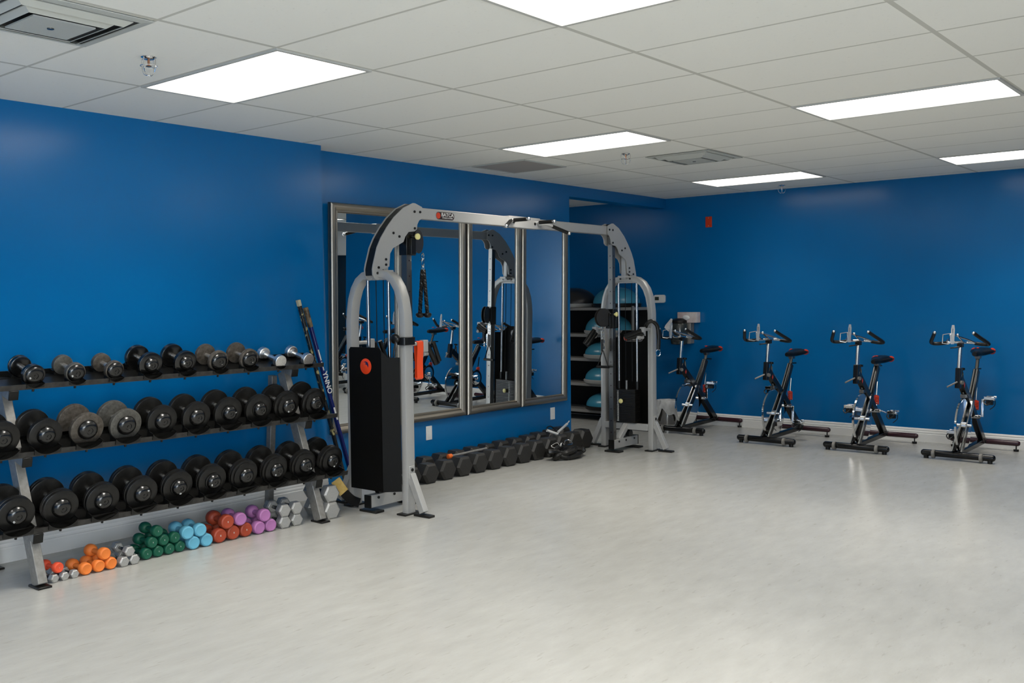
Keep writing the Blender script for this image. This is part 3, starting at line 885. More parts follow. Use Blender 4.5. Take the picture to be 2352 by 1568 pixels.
# blade of the blue stick, wrapped in yellow tape
bl_ = [(0, 0), (.10, -.01), (.20, -.005), (.30, .02), (.31, .05), (.28, .075), (.18, .062), (.08, .06), (-.02, .075)]
# ------------------------------------------------------------------ cable crossover machine
CX, CY = .988, 4.25
TH = R(1.65)
mc = thing('cable_crossover_machine', 'silver twin-tower cable crossover machine in front of the mirrors', 'cable machine', (CX, CY, 0), TH)
def bolt(mb, p, ax, r=.010, t=.006):
    mb.cyl(p, Vector(p)+Vector(ax)*t, r, 10)
half = [(.274, .012), (.274, 1.0), (.274, 1.36), (.266, 1.44), (.249, 1.525), (.220, 1.60), (.178, 1.658), (.122, 1.694), (.06, 1.706)]
arch_pts = [(-a, b) for a, b in half]+[(0, 1.708)]+[(a, b) for a, b in reversed(half)]
plate_out = [(1.779, 1.662), (1.806, 1.675), (1.822, 1.700), (1.824, 1.740), (1.815, 1.775), (1.775, 1.895), (1.735, 1.965), (1.672, 2.045), (1.60, 2.12), (1.50, 2.195), (1.40, 2.236), (1.375, 2.236), (1.300, 2.212)]
plate_in = [(1.300, 2.130), (1.335, 2.110), (1.355, 2.080), (1.360, 2.045), (1.385, 2.028), (1.45, 2.020), (1.485, 1.985), (1.505, 1.945), (1.555, 1.922), (1.615, 1.895), (1.645, 1.855), (1.655, 1.762), (1.70, 1.745), (1.718, 1.738), (1.732, 1.700), (1.752, 1.668)]
plate_bolts = [(1.385, 2.173), (1.325, 2.174), (1.385, 2.05), (1.61, 2.005), (1.55, 1.982), (1.69, 1.812), (1.69, 1.774), (1.765, 1.752), (1.777, 1.712)]
for s in (-1, 1):
    ppath = [V(a, s*1.73, b) for a, b in arch_pts]
    arch = MB().sweep(ppath, rrect(.056, .082, .008, 2), (0, 1, 0)).build('arch', M['silver'], mc, ang=28)
    mb = MB()
    for a in (-.055, .055):
        bolt(mb, (a, s*1.684, 1.706), (0, -s, 0))
    mb.build('bolts', M['black'], arch)
    for q in (-1, 1):
        MB().box((q*.274, s*1.73, .006), (.085, .165, .012)).build('foot_pad', M['black_matte'], mc, bevel=.002)
        g_ = MB()
        g_.beam((q*.300, s*1.73, .285), (q*.425, s*1.735, .028), .048, .05, up=(0, 0, 1))
        g_.box((q*.306, s*1.73, .30), (.012, .055, .09))
        og_ = g_.build('outrigger', M['silver'], mc, bevel=.003)
        mb = MB(); bolt(mb, (q*.311, s*1.73, .318), (q, 0, 0), .012)
        mb.build('bolts', M['black'], og_)
        MB().box((q*.425, s*1.735, .008), (.150, .058, .016)).build('foot_pad', M['black_matte'], mc, bevel=.002)
        # dip and press handles reaching inwards
        z = 1.205
        hd = MB()
        hd.cyl((q*.274, s*1.69, z), (q*.274, s*1.565, z), .0145, 14)
        hd.box((q*.274, s*1.55, z-.018), (.045, .045, .085))
        hd.cyl((q*.274, s*1.56, z-.075), (q*.274-.02, s*1.49, z-.075), .017, 12)
        ha = hd.build('side_handle', M['silver'], mc, bevel=.003)
        gr = MB()
        if s > 0:
            du, dv, dz = ((-.045, -.105, -.135) if q < 0 else (-.165, -.045, -.060))
            a_ = V(q*.274, 1.535, z-.01); b_ = a_+V(du, dv, dz)
            gr.cyl(a_, b_, .025, 14)
            gr.cyl(a_+V(.022, .004, -.028), b_+V(.022, .004, -.020), .019, 14)
        else:
            gr.cyl((q*.274, s*1.52, z-.005), (q*.274, s*1.425, z-.155), .020, 14)
            gr.cyl((q*.274+.012, s*1.465, z+.005), (q*.274+.012, s*1.40, z-.135), .017, 14)
            gr.beam((q*.274, s*1.425, z-.155), (q*.274+.012, s*1.40, z-.14), .012, .02)
        gr.build('grip', M['black'], ha)
    MB().box((0, s*1.70, .232), (.50, .055, .065)).build('crossbar', M['silver'], mc, bevel=.004)
    mb = MB()
    mb.box((0, s*1.635, .079), (.058, .455, .090))
    mb.beam((0, s*1.70, .255), (0, s*1.53, .112), .055, .05)
    br = mb.build('base_rail', M['silver'], mc, bevel=.004)
    MB().box((0, s*1.404, .079), (.060, .012, .092)).build('end_cap', M['black'], br)
    MB().box((0, s*1.867, .079), (.060, .012, .092)).build('end_cap', M['black'], br)
    mb = MB()
    for yy_ in (1.50, 1.63, 1.79):
        bolt(mb, (.029, s*yy_, .10), (1, 0, 0), .010)
    for a in (-.06, .03):
        bolt(mb, (a, s*1.682, .245), (0, -s, 0), .010)
    mb.build('bolts', M['black'], br)
    MB().cyl((-.02, s*1.60, .13), (.02, s*1.60, .13), .045, 20).build('pulley', M['black'], mc)
    MB().cyl((-.02, s*1.74, .15), (.02, s*1.74, .15), .04, 20).build('pulley', M['black'], mc)
    for yy_ in (1.45, 1.83):
        MB().box((0, s*yy_, .008), (.17, .085, .016)).build('foot_pad', M['black_matte'], mc, bevel=.002)
    # curved side plates and the short post between them
    for q in (-1, 1):
        poly = [(s*a, b) for a, b in plate_out]+[(s*a, b) for a, b in plate_in]
        pl = MB().prism(poly, (q*.036 if q > 0 else -.044, 0, 0), (0, 1, 0), (0, 0, 1), (1, 0, 0), .008).build('side_plate', M['silver'], mc, ang=30)
        mb = MB()
        for a, b in plate_bolts:
            bolt(mb, (q*.044, s*a, b), (q, 0, 0), .0095)
        mb.build('bolts', M['black'], pl)
    strip = MB()  # black strip between the plates, following their outer edge
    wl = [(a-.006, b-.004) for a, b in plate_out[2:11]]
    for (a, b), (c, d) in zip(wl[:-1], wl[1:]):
        strip.add([(-.036, s*a, b), (.036, s*a, b), (.036, s*c, d), (-.036, s*c, d), (-.036, s*(a-.006), b-.003), (.036, s*(a-.006), b-.003), (.036, s*(c-.006), d-.003), (-.036, s*(c-.006), d-.003)], [(0, 1, 2, 3), (7, 6, 5, 4), (0, 4, 5, 1), (2, 6, 7, 3), (1, 5, 6, 2), (0, 3, 7, 4)])
    strip.build('edge_strip', M['black'], mc)
    MB().box((0, s*1.672, 1.83), (.05, .05, .26)).build('short_post', M['silver'], mc, bevel=.003)
    MB().box((0, s*1.665, 1.725), (.085, .11, .022)).build('post_bracket', M['silver'], mc, bevel=.003)
    MB().box((0, s*1.73, 1.672), (.27, .05, .018)).build('rod_bracket', M['silver'], mc, bevel=.003)
    for q in (-1, 1):
        MB().cyl((q*.105, s*1.73, .60), (q*.105, s*1.73, 1.665), .0125, 16).build('guide_rod', M['rod_chrome'], mc)
        MB().cyl((q*.105, s*1.73, .60), (q*.105, s*1.73, .68), .017, 14).build('bumper', M['black'], mc)
    for a in (-.025, .05):
        MB().cyl((a, s*1.725, .68), (a, s*1.725, 1.74), .0032, 8).build('cable', M['black'], mc)
    # chrome upright with adjustment holes
    mb = MB().box((0, s*1.430, 1.10), (.050, .052, 2.03))
    mb.cur = 1
    for k in range(17):
        mb.cyl((.0248, s*1.430, .20+k*.115), (.0262, s*1.430, .20+k*.115), .006, 10)
        mb.cyl((0, s*1.4042, .20+k*.115), (0, s*1.4025, .20+k*.115), .006, 10)
    mb.build('guide_upright', [M['chrome_soft'], M['badge_dark']], mc)
    # weight stack
    ws = thing('weight_stack', None, None); ws.parent = mc
    mb = MB()
    for k in range(20):
        mb.box((-.03, s*1.71, .278+k*.0165), (.30, .105, .0155))
    mb.build('plates', M['black_matte'], ws, bevel=.0012)
    MB().cyl((0, s*1.70, .60), (0, s*1.70, .69), .014, 14).build('selector_rod', M['chrome_soft'], ws)
    nums = '\n'.join(str(10*(k+1)) for k in range(20))
    text_obj('weight_numbers', nums, .0155, frame((-.078 if s > 0 else .078, s*1.656, .435), (s, 0, 0), (0, 0, 1)), M['white_mark'], ws, extrude=.0004, bold=.0005, line=1.0)
    MB().lathe([(0, .006), (.02, .006), (.022, .022), (.03, .024), (.036, .018), (.038, .001)], origin=(-.030, s*1.66, .485), axis=(0, -s, 0), n=18).build('selector_pin', M['yellow_knob'], ws)
    # shroud on the outer side
    z0, z1 = .165, 1.185
    zs = 1.115
    def panel(p, q_, za, zb):
        p = Vector(p); q_ = Vector(q_); d = (q_-p).normalized(); nn = Vector((d.y, -d.x, 0)); t_ = .006; vs = []
        for o_ in (0, t_):
            vs += [Vector((p.x, p.y, z0))+nn*o_, Vector((q_.x, q_.y, z0))+nn*o_, Vector((q_.x, q_.y, zb))+nn*o_, Vector((p.x, p.y, za))+nn*o_]
        return vs, [(0, 1, 2, 3), (7, 6, 5, 4), (0, 4, 5, 1), (1, 5, 6, 2), (2, 6, 7, 3), (3, 7, 4, 0)]
    mb = MB()
    mb.prism([(-.162, z0), (.162, z0), (.162, z1-.02), (.145, z1), (-.145, z1), (-.162, z1-.02)], (0, s*1.868, 0), (1, 0, 0), (0, 0, 1), (0, s, 0), .006)
    for q in (-1, 1):
        mb.add(*panel((q*.162, s*1.871, 0), (q*.195, s*1.838, 0), z1-.02, zs))
        mb.add(*panel((q*.195, s*1.838, 0), (q*.255, s*1.778, 0), zs, zs))
    mb.build('shroud', M['shroud'], mc, ang=20)
    # pulley carriage
    zc = 1.945 if s < 0 else 1.315
    ca_ = thing('pulley_carriage', None, None); ca_.parent = mc
    mb = MB()
    mb.box((0, s*1.430, zc), (.078, .080, .19)); mb.box((.052, s*1.422, zc-.03), (.03, .052, .12)); mb.box((0, s*1.375, zc-.02), (.05, .04, .15))
    mb.build('carriage_body', M['black_metal'], ca_, bevel=.004)
    c_ = V(-.005 if s < 0 else -.03, s*1.315, zc+.012)
    nrm = V(1, -s*.38, 0).normalized()
    mb = MB()
    mb.lathe([(0, .088), (.004, .090), (.008, .088), (.009, .001)], origin=c_+nrm*.012, axis=nrm, n=36)
    mb.lathe([(0, .088), (.004, .090), (.008, .088), (.009, .001)], origin=c_-nrm*.020, axis=nrm, n=36)
    mb.cyl(c_-nrm*.012, c_+nrm*.012, .055, 28)
    mb.build('pulley_cover', M['cover_grey'], ca_)
    MB().cyl((.035, s*1.41, zc+.04), (.075, s*1.38, zc+.04), .009, 12).build('knob_stem', M['black'], ca_)
    MB().lathe([(0, .010), (.012, .014), (.018, .023), (.026, .024), (.034, .018), (.038, .001)], origin=(.055, s*1.385, zc+.042), axis=(1, s*.2, 0), n=20).build('pull_knob', M['yellow_knob'], ca_)

def badge(o, ex, ey, w, h, parent, pill=True):
    ex = Vector(ex); ey = Vector(ey); ez = ex.cross(ey); o = Vector(o)
    MB().prism([(a, b) for a, b in rrect(w, h, h*.48, 5)], o, ex, ey, ez, .002).build('badge_rim', M['bosu_rim'], parent)
    MB().prism([(a, b) for a, b in rrect(w*.97, h*.90, h*.43, 5)], o, ex, ey, ez, .0026).build('badge_plate', M['badge_dark'], parent)
    MB().cyl(o-ex*w*.37+ez*.002, o-ex*w*.37+ez*.0034, h*.37, 20).build('badge_disc', M['badge_orange'], parent)
    text_obj('badge_lettering', 'BATCA', h*.60, frame(o+ex*w*.12+ey*h*.13+ez*.003, ex, ey), M['white_mark'], parent, extrude=.0004, bold=.001, sx=1.15)
    text_obj('badge_lettering', 'FITNESS SYSTEMS', h*.22, frame(o+ex*w*.12-ey*h*.24+ez*.003, ex, ey), M['white_mark'], parent, extrude=.0003, bold=.0003, sx=1.1)
bmr = MB().box((0, 0, 2.167), (.062, 2.80, .084)).build('top_beam', M['silver'], mc, bevel=.005)
slv = MB().box((0, -.01, 2.168), (.072, .44, .096)).build('beam_sleeve', M['silver'], mc, bevel=.004)
mb = MB()
for yy_ in (-.17, .13):
    bolt(mb, (.036, yy_, 2.165), (1, 0, 0), .012)
mb.build('bolts', M['black'], slv)
badge((.0312, -1.03, 2.162), (0, 1, 0), (0, 0, 1), .215, .064, bmr)
badge((-.020, 1.866, 1.108), (1, 0, 0), (0, 0, 1), .225, .070, mc)
lo = thing('round_logo', None, None); lo.parent = mc
LB = V(.03-.018, -1.8745, 1.05)
MB().lathe([(0, .056), (.002, .056), (.003, .054), (.0031, .001)], origin=LB, axis=(0, -1, 0), n=32).build('logo_disc', M['badge_orange'], lo)
MB().prism([(-.02, .030), (.0, .036), (.022, .030), (.030, .012), (.026, -.008), (.018, .008), (.004, .014), (-.010, .016), (.006, .022), (.0, .028)], LB+V(0, -.0035, 0), (1, 0, 0), (0, 0, 1), (0, -1, 0), .001).build('logo_mark', M['badge_navy'], lo)
def pgrip(p0, p1, rr=.016):
    p0 = Vector(p0); p1 = Vector(p1); d = (p1-p0).normalized()
    g_ = thing('pull_up_handle', None, None); g_.parent = mc
    MB().cyl(p0-d*.04, p1+d*.012, .0125, 14).sphere(p1+d*.012, .017, 14, 8).build('chrome_tube', M['chrome'], g_)
    MB().cyl(p0, p1-d*.004, rr, 16).build('rubber_grip', M['black'], g_)
    return g_
pgrip((.062, -.195, 2.178), (.205, -.20, 2.178))
pgrip((.062, .165, 2.178), (.205, .165, 2.178))
g3 = pgrip((.10, -.30, 2.16), (.17, -.44, 2.112))
g4 = pgrip((.10, .30, 2.15), (.17, .44, 2.095))
MB().tube(smooth_path([(.03, -.20, 2.16), (.07, -.25, 2.17), (.10, -.30, 2.16)], 4), .0135, 12).build('bent_tube', M['silver'], g3)
MB().tube(smooth_path([(.03, .19, 2.16), (.075, .24, 2.165), (.10, .30, 2.15)], 4), .0135, 12).build('bent_tube', M['silver'], g4)

def mloc(u, v, z):
    c, s_ = math.cos(TH), math.sin(TH)
    return Vector((CX+u*c-v*s_, CY+u*s_+v*c, z))
# rope attachment hanging from the near pulley
ra = thing('rope_attachment', 'black twisted triceps rope hanging from the near pulley', 'rope attachment', mloc(.075, -1.335, 1.855), TH)
def link(mb, c, h, w, r=.0035, ax=(1, 0, 0)):
    c = Vector(c); ax = Vector(ax).normalized()
    mb.tube([c+ax*math.cos(a/16*2*math.pi)*w+Vector((0, 0, math.sin(a/16*2*math.pi)*h)) for a in range(16)], r, 6, closed=True)
mb = MB(); link(mb, (0, 0, -.015), .026, .011); link(mb, (0, 0, -.062), .030, .012, ax=(0, 1, 0)); link(mb, (0, 0, -.098), .02, .011)
mb.box((0, 0, -.042), (.03, .03, .006)); mb.build('carabiner', M['chrome'], ra)
for s in (-1, 1):
    n = 60; base = [V(s*(.006+.022*t_)*.77, s*(.006+.022*t_)*.64, -.115-.33*t_) for t_ in [i/(n-1) for i in range(n)]]
    mb = MB()
    for ph in range(3):
        mb.tube([p+V(math.cos(i*.55+ph*2.09)*.0075, math.sin(i*.55+ph*2.09)*.0075, 0) for i, p in enumerate(base)], .0085, 6)
    st = mb.build('strand', M['black_matte'], ra)
    e_ = base[-1]
    MB().lathe([(0, .016), (.006, .030), (.02, .032), (.032, .024), (.038, .012)], origin=e_+V(0, 0, .012), axis=(0, 0, -1), n=18).build('rubber_end', M['black'], ra)
# D handle hanging from the far pulley
dh = thing('stirrup_grip', 'black stirrup handle on a chain hanging from the far pulley', 'cable handle', mloc(-.055, 1.345, 1.25), TH)
mb = MB()
for k in range(4):
    link(mb, (0, 0, -.02-.034*k), .024, .010, ax=(1, 0, 0) if k % 2 else (0, 1, 0))
mb.build('chain', M['chrome'], dh)
MB().box((0, 0, -.195), (.034, .012, .12)).build('webbing', M['black'], dh, bevel=.004)
MB().tube(smooth_path([(0, 0, -.235), (-.02, 0, -.29), (-.055, 0, -.385), (-.058, 0, -.40)], 4), .005, 6).tube(smooth_path([(0, 0, -.235), (.02, 0, -.29), (.055, 0, -.385), (.058, 0, -.40)], 4), .005, 6).build('strap', M['black'], dh)
MB().cyl((-.07, 0, -.405), (.07, 0, -.405), .013, 14).build('grip', M['black'], dh)
mb = MB(); link(mb, (.02, -.012, -.16), .03, .006, .003); link(mb, (.02, -.012, -.22), .03, .006, .003); mb.build('swivel_ring', M['chrome'], dh)

# bands and straps
ob = thing('resistance_band', 'orange loop band hanging from the near side handle', 'resistance band', mloc(.274, -1.605, 1.205), TH)
w_, hgt = .062, .26
loopp = [V(-.016, 0, .012), V(0, 0, .019), V(.016, 0, .012), V(.017, 0, -.03), V(.009, 0, -.13), V(.010, 0, -.22), V(.012, 0, -.245), V(0, 0, -.256), V(-.012, 0, -.245), V(-.010, 0, -.22), V(-.009, 0, -.13), V(-.017, 0, -.03)]
def ribbon(pts, w, t, bn=(0, 1, 0), closed=True):
    mb = MB(); mb.sweep(pts, [(-t/2, -w/2), (t/2, -w/2), (t/2, w/2), (-t/2, w/2)], bn, closed); return mb
ribbon(loopp, w_, .003).build('band', M['band_orange'], ob)
bb = thing('resistance_band', 'black band knotted around the near machine post above the weight shroud', 'resistance band', mloc(.274, -1.73, 1.23), TH)
lp = [V(a, b, .0) for a, b in rrect(.075, .115, .02, 3)]
MB().sweep(lp, [(-.004, -.026), (.006, -.030), (.008, 0), (.006, .028), (-.004, .024)], (0, 0, 1), True).build('wrap', M['black'], bb)
MB().sphere((-.045, -.066, .015), .036, 12, 8, (1.2, .7, 1.0)).build('knot', M['black'], bb)
ribbon(smooth_path([(-.035, -.07, 0), (-.055, -.07, -.06), (-.075, -.062, -.13), (-.12, -.05, -.20)], 4), .045, .008, (.7, -.7, 0), False).build('tail', M['black'], bb)
ribbon(smooth_path([(-.03, -.07, 0), (-.03, -.072, -.05), (-.045, -.07, -.11)], 4), .024, .006, (.7, -.7, 0), False).build('tail', M['black'], bb)
fb = thing('ankle_strap', 'thick black strap with a chrome ring draped over the far machine post', 'strap', mloc(.274, 1.70, 1.25), TH)
MB().tube(smooth_path([(-.02, -.06, -.02), (.01, -.065, .02), (.045, -.04, .035), (.075, .0, -.01), (.085, .01, -.10), (.085, .012, -.19), (.08, .012, -.24)], 5), [.020]*31, 10).build('padded_strap', M['black_matte'], fb)
mb = MB(); link(mb, (.08, .012, -.275), .032, .022, .0045, ax=(.77, .64, 0)); mb.build('ring', M['chrome'], fb)

# blade of the second stick: black blade with yellow tape, leaning against the machine foot
hb = thing('taped_blade', 'black hockey blade wrapped in yellow tape beside the near machine foot', 'hockey blade', (.74, 2.43, 0))
o_ = V(.74, 2.43, 0)
pa = smooth_path([V(.69, 2.385, .195)-o_, V(.73, 2.395, .145)-o_, V(.775, 2.405, .098)-o_, V(.83, 2.42, .058)-o_, V(.89, 2.44, .040)-o_], 5)
MB().sweep(pa, [(-.034, -.006), (.034, -.006), (.034, .006), (-.034, .006)], (.62, -.76, .15)).build('blade', M['black_matte'], hb)
MB().sweep(pa[0:10], [(-.037, -.009), (.037, -.009), (.037, .009), (-.037, .009)], (.62, -.76, .15)).build('tape', M['tape_yellow'], hb)

# ------------------------------------------------------------------ alcove rack with balance domes
sr = thing('storage_shelf', 'grey steel shelf unit in the alcove holding balance domes', 'shelf', (-.95, 7.6, 0))
SX0, SX1 = -.85, .915     # local x extents; world -1.80 .. -.035
ZS = [1.385, 1.055, .755, .445, .115]
for z in ZS:
    MB().box(((SX0+SX1)/2, .22, z), (SX1-SX0, .44, .035)).build('shelf_board', M['shelf_grey'], sr, bevel=.003)
for x in (SX0+.02, SX1-.012):
    for y in (.02, .42):
        MB().box((x, y, .71), (.025, .025, 1.42)).build('post', M['shelf_grey'], sr)
MB().box(((SX0+SX1)/2, .452, .69), (SX1-SX0-.03, .01, 1.36)).build('back_panel', M['dark_void'], sr)
def dome(bm_, rim, x, z, label, name='balance_dome', rd=.30, hgt=.20):
    t = thing(name, label, 'balance dome', (x, 7.835, z), 0, 'balance domes on the shelf unit')
    MB().lathe([(0, rd*.97), (.006, rd*1.0), (.030, rd*1.03), (.040, rd*1.03), (.048, rd*1.0)], axis=(0, 0, 1), n=48).build('platform', M[rim], t)
    pr = []
    for i in range(15):
        a = i/14*math.pi/2
        rr = rd*.97*math.cos(a)**.9 if i < 14 else .001
        pr.append((.046+hgt*math.sin(a)+(.0015 if i % 2 else 0), rr))
    MB().lathe(pr, axis=(0, 0, 1), n=48).build('dome', M[bm_], t, ang=50)
    return t
zz = [z+.0185 for z in ZS]
dome('bosu', 'black', -.42, zz[0], 'blue balance dome with black base on the top shelf')
dome('bosu_black', 'bosu_rim', -1.07, zz[0], 'charcoal balance dome at the left of the top shelf, partly hidden')
dome('bosu', 'bosu_rim', -.54, zz[1], 'blue balance dome with grey rim on the second shelf from the top')
dome('bosu', 'bosu_rim', -.55, zz[2], 'blue balance dome on the middle shelf', hgt=.16)
dome('bosu', 'bosu_rim', -.55, zz[3], 'blue balance dome on the second shelf from the bottom', hgt=.17)
dome('bosu', 'black', -.535, zz[4], 'blue balance dome with black base on the lowest shelf', hgt=.165)

# ------------------------------------------------------------------ things on the back wall
fa = thing('fire_alarm_plate', 'small red orange alarm plate high on the back wall', 'alarm plate', (.717, YB, 2.40))
MB().box((0, -.006, 0), (.082, .012, .125)).build('plate', M['fire_red'], fa, bevel=.003)
MB().box((0, -.013, .005), (.045, .006, .06)).build('center_panel', M['fire_red'], fa, bevel=.002)
for s in (-1, 1):
    MB().cyl((0, -.012, s*.046), (0, -.0145, s*.046), .005, 10).build('screw', M['gold_mark'], fa)
th = thing('thermostat', 'white wall thermostat beside the far tower of the cable machine', 'thermostat', (.049, YB, 1.50))
MB().prism(rrect(.155, .098, .022, 4), (0, 0, 0), (1, 0, 0), (0, 0, 1), (0, -1, 0), .026).build('housing', M['white_plastic'], th, bevel=.003)
MB().box((-.032, -.0265, .004), (.055, .003, .042)).build('display', M['screen'], th)
MB().cyl((.035, -.026, .005), (.035, -.029, .005), .016, 18).build('dial', M['white_plastic'], th)
wd = thing('wipes_dispenser', 'dark translucent wipes dispenser on the back wall behind the leftmost bike', 'dispenser', (.40, YB, .94))
MB().lathe([(0, .085), (.01, .10), (.05, .108), (.22, .108), (.255, .10), (.262, .06)], origin=(-.02, -.112, .01), axis=(0, 0, 1), n=32).build('drum', M['smoke'], wd)
MB().box((.045, -.05, .15), (.15, .10, .26)).build('mount', M['rack_grey'], wd, bevel=.01)
MB().lathe([(0, .10), (.03, .095), (.05, .06), (.055, .02)], origin=(-.02, -.112, .272), axis=(0, 0, 1), n=32).build('lid', M['black'], wd)
# wipe sheet hanging out
mb = MB()
sh = [(-.07, .325), (-.145, .245), (-.16, .215), (-.105, .17), (-.075, .175), (-.06, .25), (-.05, .32)]
mb.prism(sh, (0, -.225, 0), (1, 0, 0), (0, 0, 1), (0, -1, 0), .004)
mb.build('wipe_sheet', M['paper'], wd)
MB().box((-.085, -.215, .165), (.035, .012, .006)).build('orange_tab', M['cap_orange'], wd)
bx = thing('glove_box', 'pale pink cardboard box above the dark wipes dispenser', 'box', (.475, YB-.055, 1.275))
MB().box((0, 0, 0), (.255, .10, .125)).build('carton', M['pinkbox'], bx, bevel=.003)
MB().sphere((-.01, -.052, -.005), .045, 16, 8, (1.1, .35, .7)).build('tissue', M['paper'], bx)

bn = thing('waste_bin', 'small brushed steel waste bin with a white liner behind the leftmost bike', 'waste bin', (.275, 7.86, 0))
MB().lathe([(0, .098), (.004, .102), (.24, .108), (.245, .104), (.24, .098), (.02, .094), (.018, .001)], axis=(0, 0, 1), n=36).build('bin_body', M['steel_bin'], bn)
# crumpled liner folded over the rim
random.seed(8)
ringsL = []
NB = 40
for j, (z, rr) in enumerate([(.26, .085), (.285, .100), (.29, .118), (.275, .132), (.22, .137), (.16, .134), (.11, .131)]):
    ring = []
    for k in range(NB):
        a = k/NB*2*math.pi
        drop = 0 if j < 3 else (.06*math.sin(a*2+1.0)+.035*math.sin(a*5))*(j-2)/4
        wob = .006*math.sin(a*9+j)+.004*math.sin(a*17+2*j)
        side = .035 if math.cos(a-math.pi*1.05) > .3 and j > 2 else 0
        ring.append(V((rr+wob+side)*math.cos(a), (rr+wob)*math.sin(a), max(.03, z-drop-side*1.8)))
    ringsL.append(ring)
MB().ring_tube(ringsL, cap=False).build('liner', M['bag'], bn, ang=60)

# ------------------------------------------------------------------ exercise bikes
def bike(crank_deg, seat_up=0.0):
    t = thing('exercise_bike', '', 'exercise bike')
    bk = M['black_metal']
    def bar(name, y, zc, m_, L=.58, r=.030):
        o = MB().lathe([(-L/2, .012), (-L/2+.006, r*.75), (-L/2+.02, r), (L/2-.02, r), (L/2-.006, r*.75), (L/2, .012)], origin=(0, y, zc), axis=(1, 0, 0), n=20).build(name, m_, t)
        return o
    fbar = bar('front_stabilizer', 0, .050, bk, L=.64)
    rbar = bar('rear_stabilizer', .87, .078, M['bar_maroon'], L=.64, r=.026)
    for s in (-1, 1):
        MB().lathe([(-.014, .030), (-.012, .040), (.012, .040), (.014, .030)], origin=(s*.205, -.012, .046), axis=(1, 0, 0), n=24).build('transport_wheel', M['wheel_grey'], fbar)
        MB().cyl((s*.275, 0, .0), (s*.275, 0, .03), .022, 14).build('leveling_foot', M['black'], fbar)
        MB().cyl((s*.285, .87, .0), (s*.285, .87, .02), .024, 14).cyl((s*.285, .87, .018), (s*.285, .87, .06), .006, 10).build('leveling_foot', M['black'], rbar)
    fr = MB()
    fr.beam((0, .02, .065), (0, .88, .085), .05, .045)
    fr.beam((0, .40, .46), (0, .80, .09), .055, .070, up=(0, 1, 1))
    fr.beam((0, .40, .46), (0, .03, .76), .052, .070, up=(0, 1, 1))
    fr.beam((0, .02, .845), (0, .0, .66), .046, .055, up=(0, 1, 0))
    fr.beam((0, .36, .44), (0, .585, .79), .052, .060, up=(0, 1, 0))
    for s in (-1, 1):
        fr.beam((s*.032, .0, .07), (s*.028, .38, .52), .020, .058, up=(0, 1, 0))
    frame_ = fr.build('frame', bk, t, bevel=.006)
    # bright edge strips on the seat tube and fork
    st = MB()
    for s in (-1, 1):
        st.beam((s*.040, -.032, .085), (s*.030, .33, .515), .010, .010, up=(0, 1, 0))
    st.beam((.012, .345, .49), (.012, .555, .80), .008, .010, up=(0, 1, 0)); st.beam((-.012, .345, .49), (-.012, .555, .80), .008, .010, up=(0, 1, 0))
    st.build('chrome_strips', M['chrome'], frame_)
    MB().prism([(-.016, 0), (0, .026), (.016, 0), (0, -.026)], (.0275, .10, .685), (0, 1, 0), (0, 0, 1), (1, 0, 0), .001).build('red_emblem', M['fire_red'], frame_)
    # flywheel
    fw = MB().lathe([(-.012, .05), (-.010, .235), (-.011, .244), (-.008, .25), (.008, .25), (.011, .244), (.010, .235), (.012, .05)], origin=(0, .17, .305), axis=(1, 0, 0), n=64).build('flywheel', M['flywheel'], t)
    MB().cyl((-.075, .17, .305), (.075, .17, .305), .014, 14).cyl((-.03, .17, .305), (.03, .17, .305), .035, 18).build('axle', M['chrome'], fw)
    MB().box((0, .18, .575), (.045, .07, .035)).cyl((0, .17, .58), (0, .13, .80), .009, 10).build('brake_pad', M['chrome_soft'], t, bevel=.004)
    MB().cyl((0, .105, .76), (0, .125, .825), .007, 8).cyl((0, .122, .82), (0, .126, .838), .024, 14).build('resistance_knob', M['black'], t)
    # belt guard on the far side
    g2 = MB(); pol = []
    for i in range(15):
        a = R(100+160*i/14); pol.append((.19+.055*math.cos(a), .31+.055*math.sin(a)))
    for i in range(17):
        a = R(-75+150*i/16); pol.append((.46+.125*math.cos(a), .36+.125*math.sin(a)))
    g2.prism(pol, (-.040, 0, 0), (0, 1, 0), (0, 0, 1), (-1, 0, 0), .024)
    bg_ = g2.build('belt_guard', M['black'], t, bevel=.008)
    MB().lathe([(0, .085), (.004, .088), (.008, .080), (.009, .05), (.012, .03), (.013, .001)], origin=(-.065, .46, .36), axis=(-1, 0, 0), n=32).build('chainring', M['chrome'], t)
    # cranks and pedals
    ck = R(crank_deg); bb_ = V(0, .46, .36)
    MB().cyl((-.115, .46, .36), (.075, .46, .36), .018, 14).build('bottom_bracket', M['chrome'], t)
    for s in (-1, 1):
        a = ck if s > 0 else ck+math.pi
        d_ = V(0, math.cos(a), math.sin(a)); xo = s*.085 if s > 0 else -.10
        e_ = V(xo, .46, .36)+d_*.17
        c1 = MB().beam((xo, .46, .36), e_, .014, .026, up=(1, 0, 0)).build('crank_arm', M['chrome'], t, bevel=.004)
        pd = MB(); pc = e_+V(s*.065, 0, 0)
        pd.box(pc+V(0, 0, .004), (.095, .075, .022)); pd.box(pc+V(s*.0, -.045, .012), (.09, .014, .03)); pd.box(pc+V(0, .045, .012), (.09, .014, .03))
        p_ = pd.build('pedal', M['chrome'], t, bevel=.003)
        cg = MB(); cg.tube(smooth_path([pc+V(-.03, -.04, 0), pc+V(-.03, -.10, -.02), pc+V(0, -.12, -.045), pc+V(.03, -.10, -.02), pc+V(.03, -.04, 0)], 4), .006, 6)
        cg.box(pc+V(0, -.02, -.03), (.06, .04, .04)); cg.tube(smooth_path([pc+V(.035, .02, -.01), pc+V(.03, .03, -.06), pc+V(-.01, .02, -.10)], 4), .004, 6)
        cg.build('toe_cage', M['black'], p_)
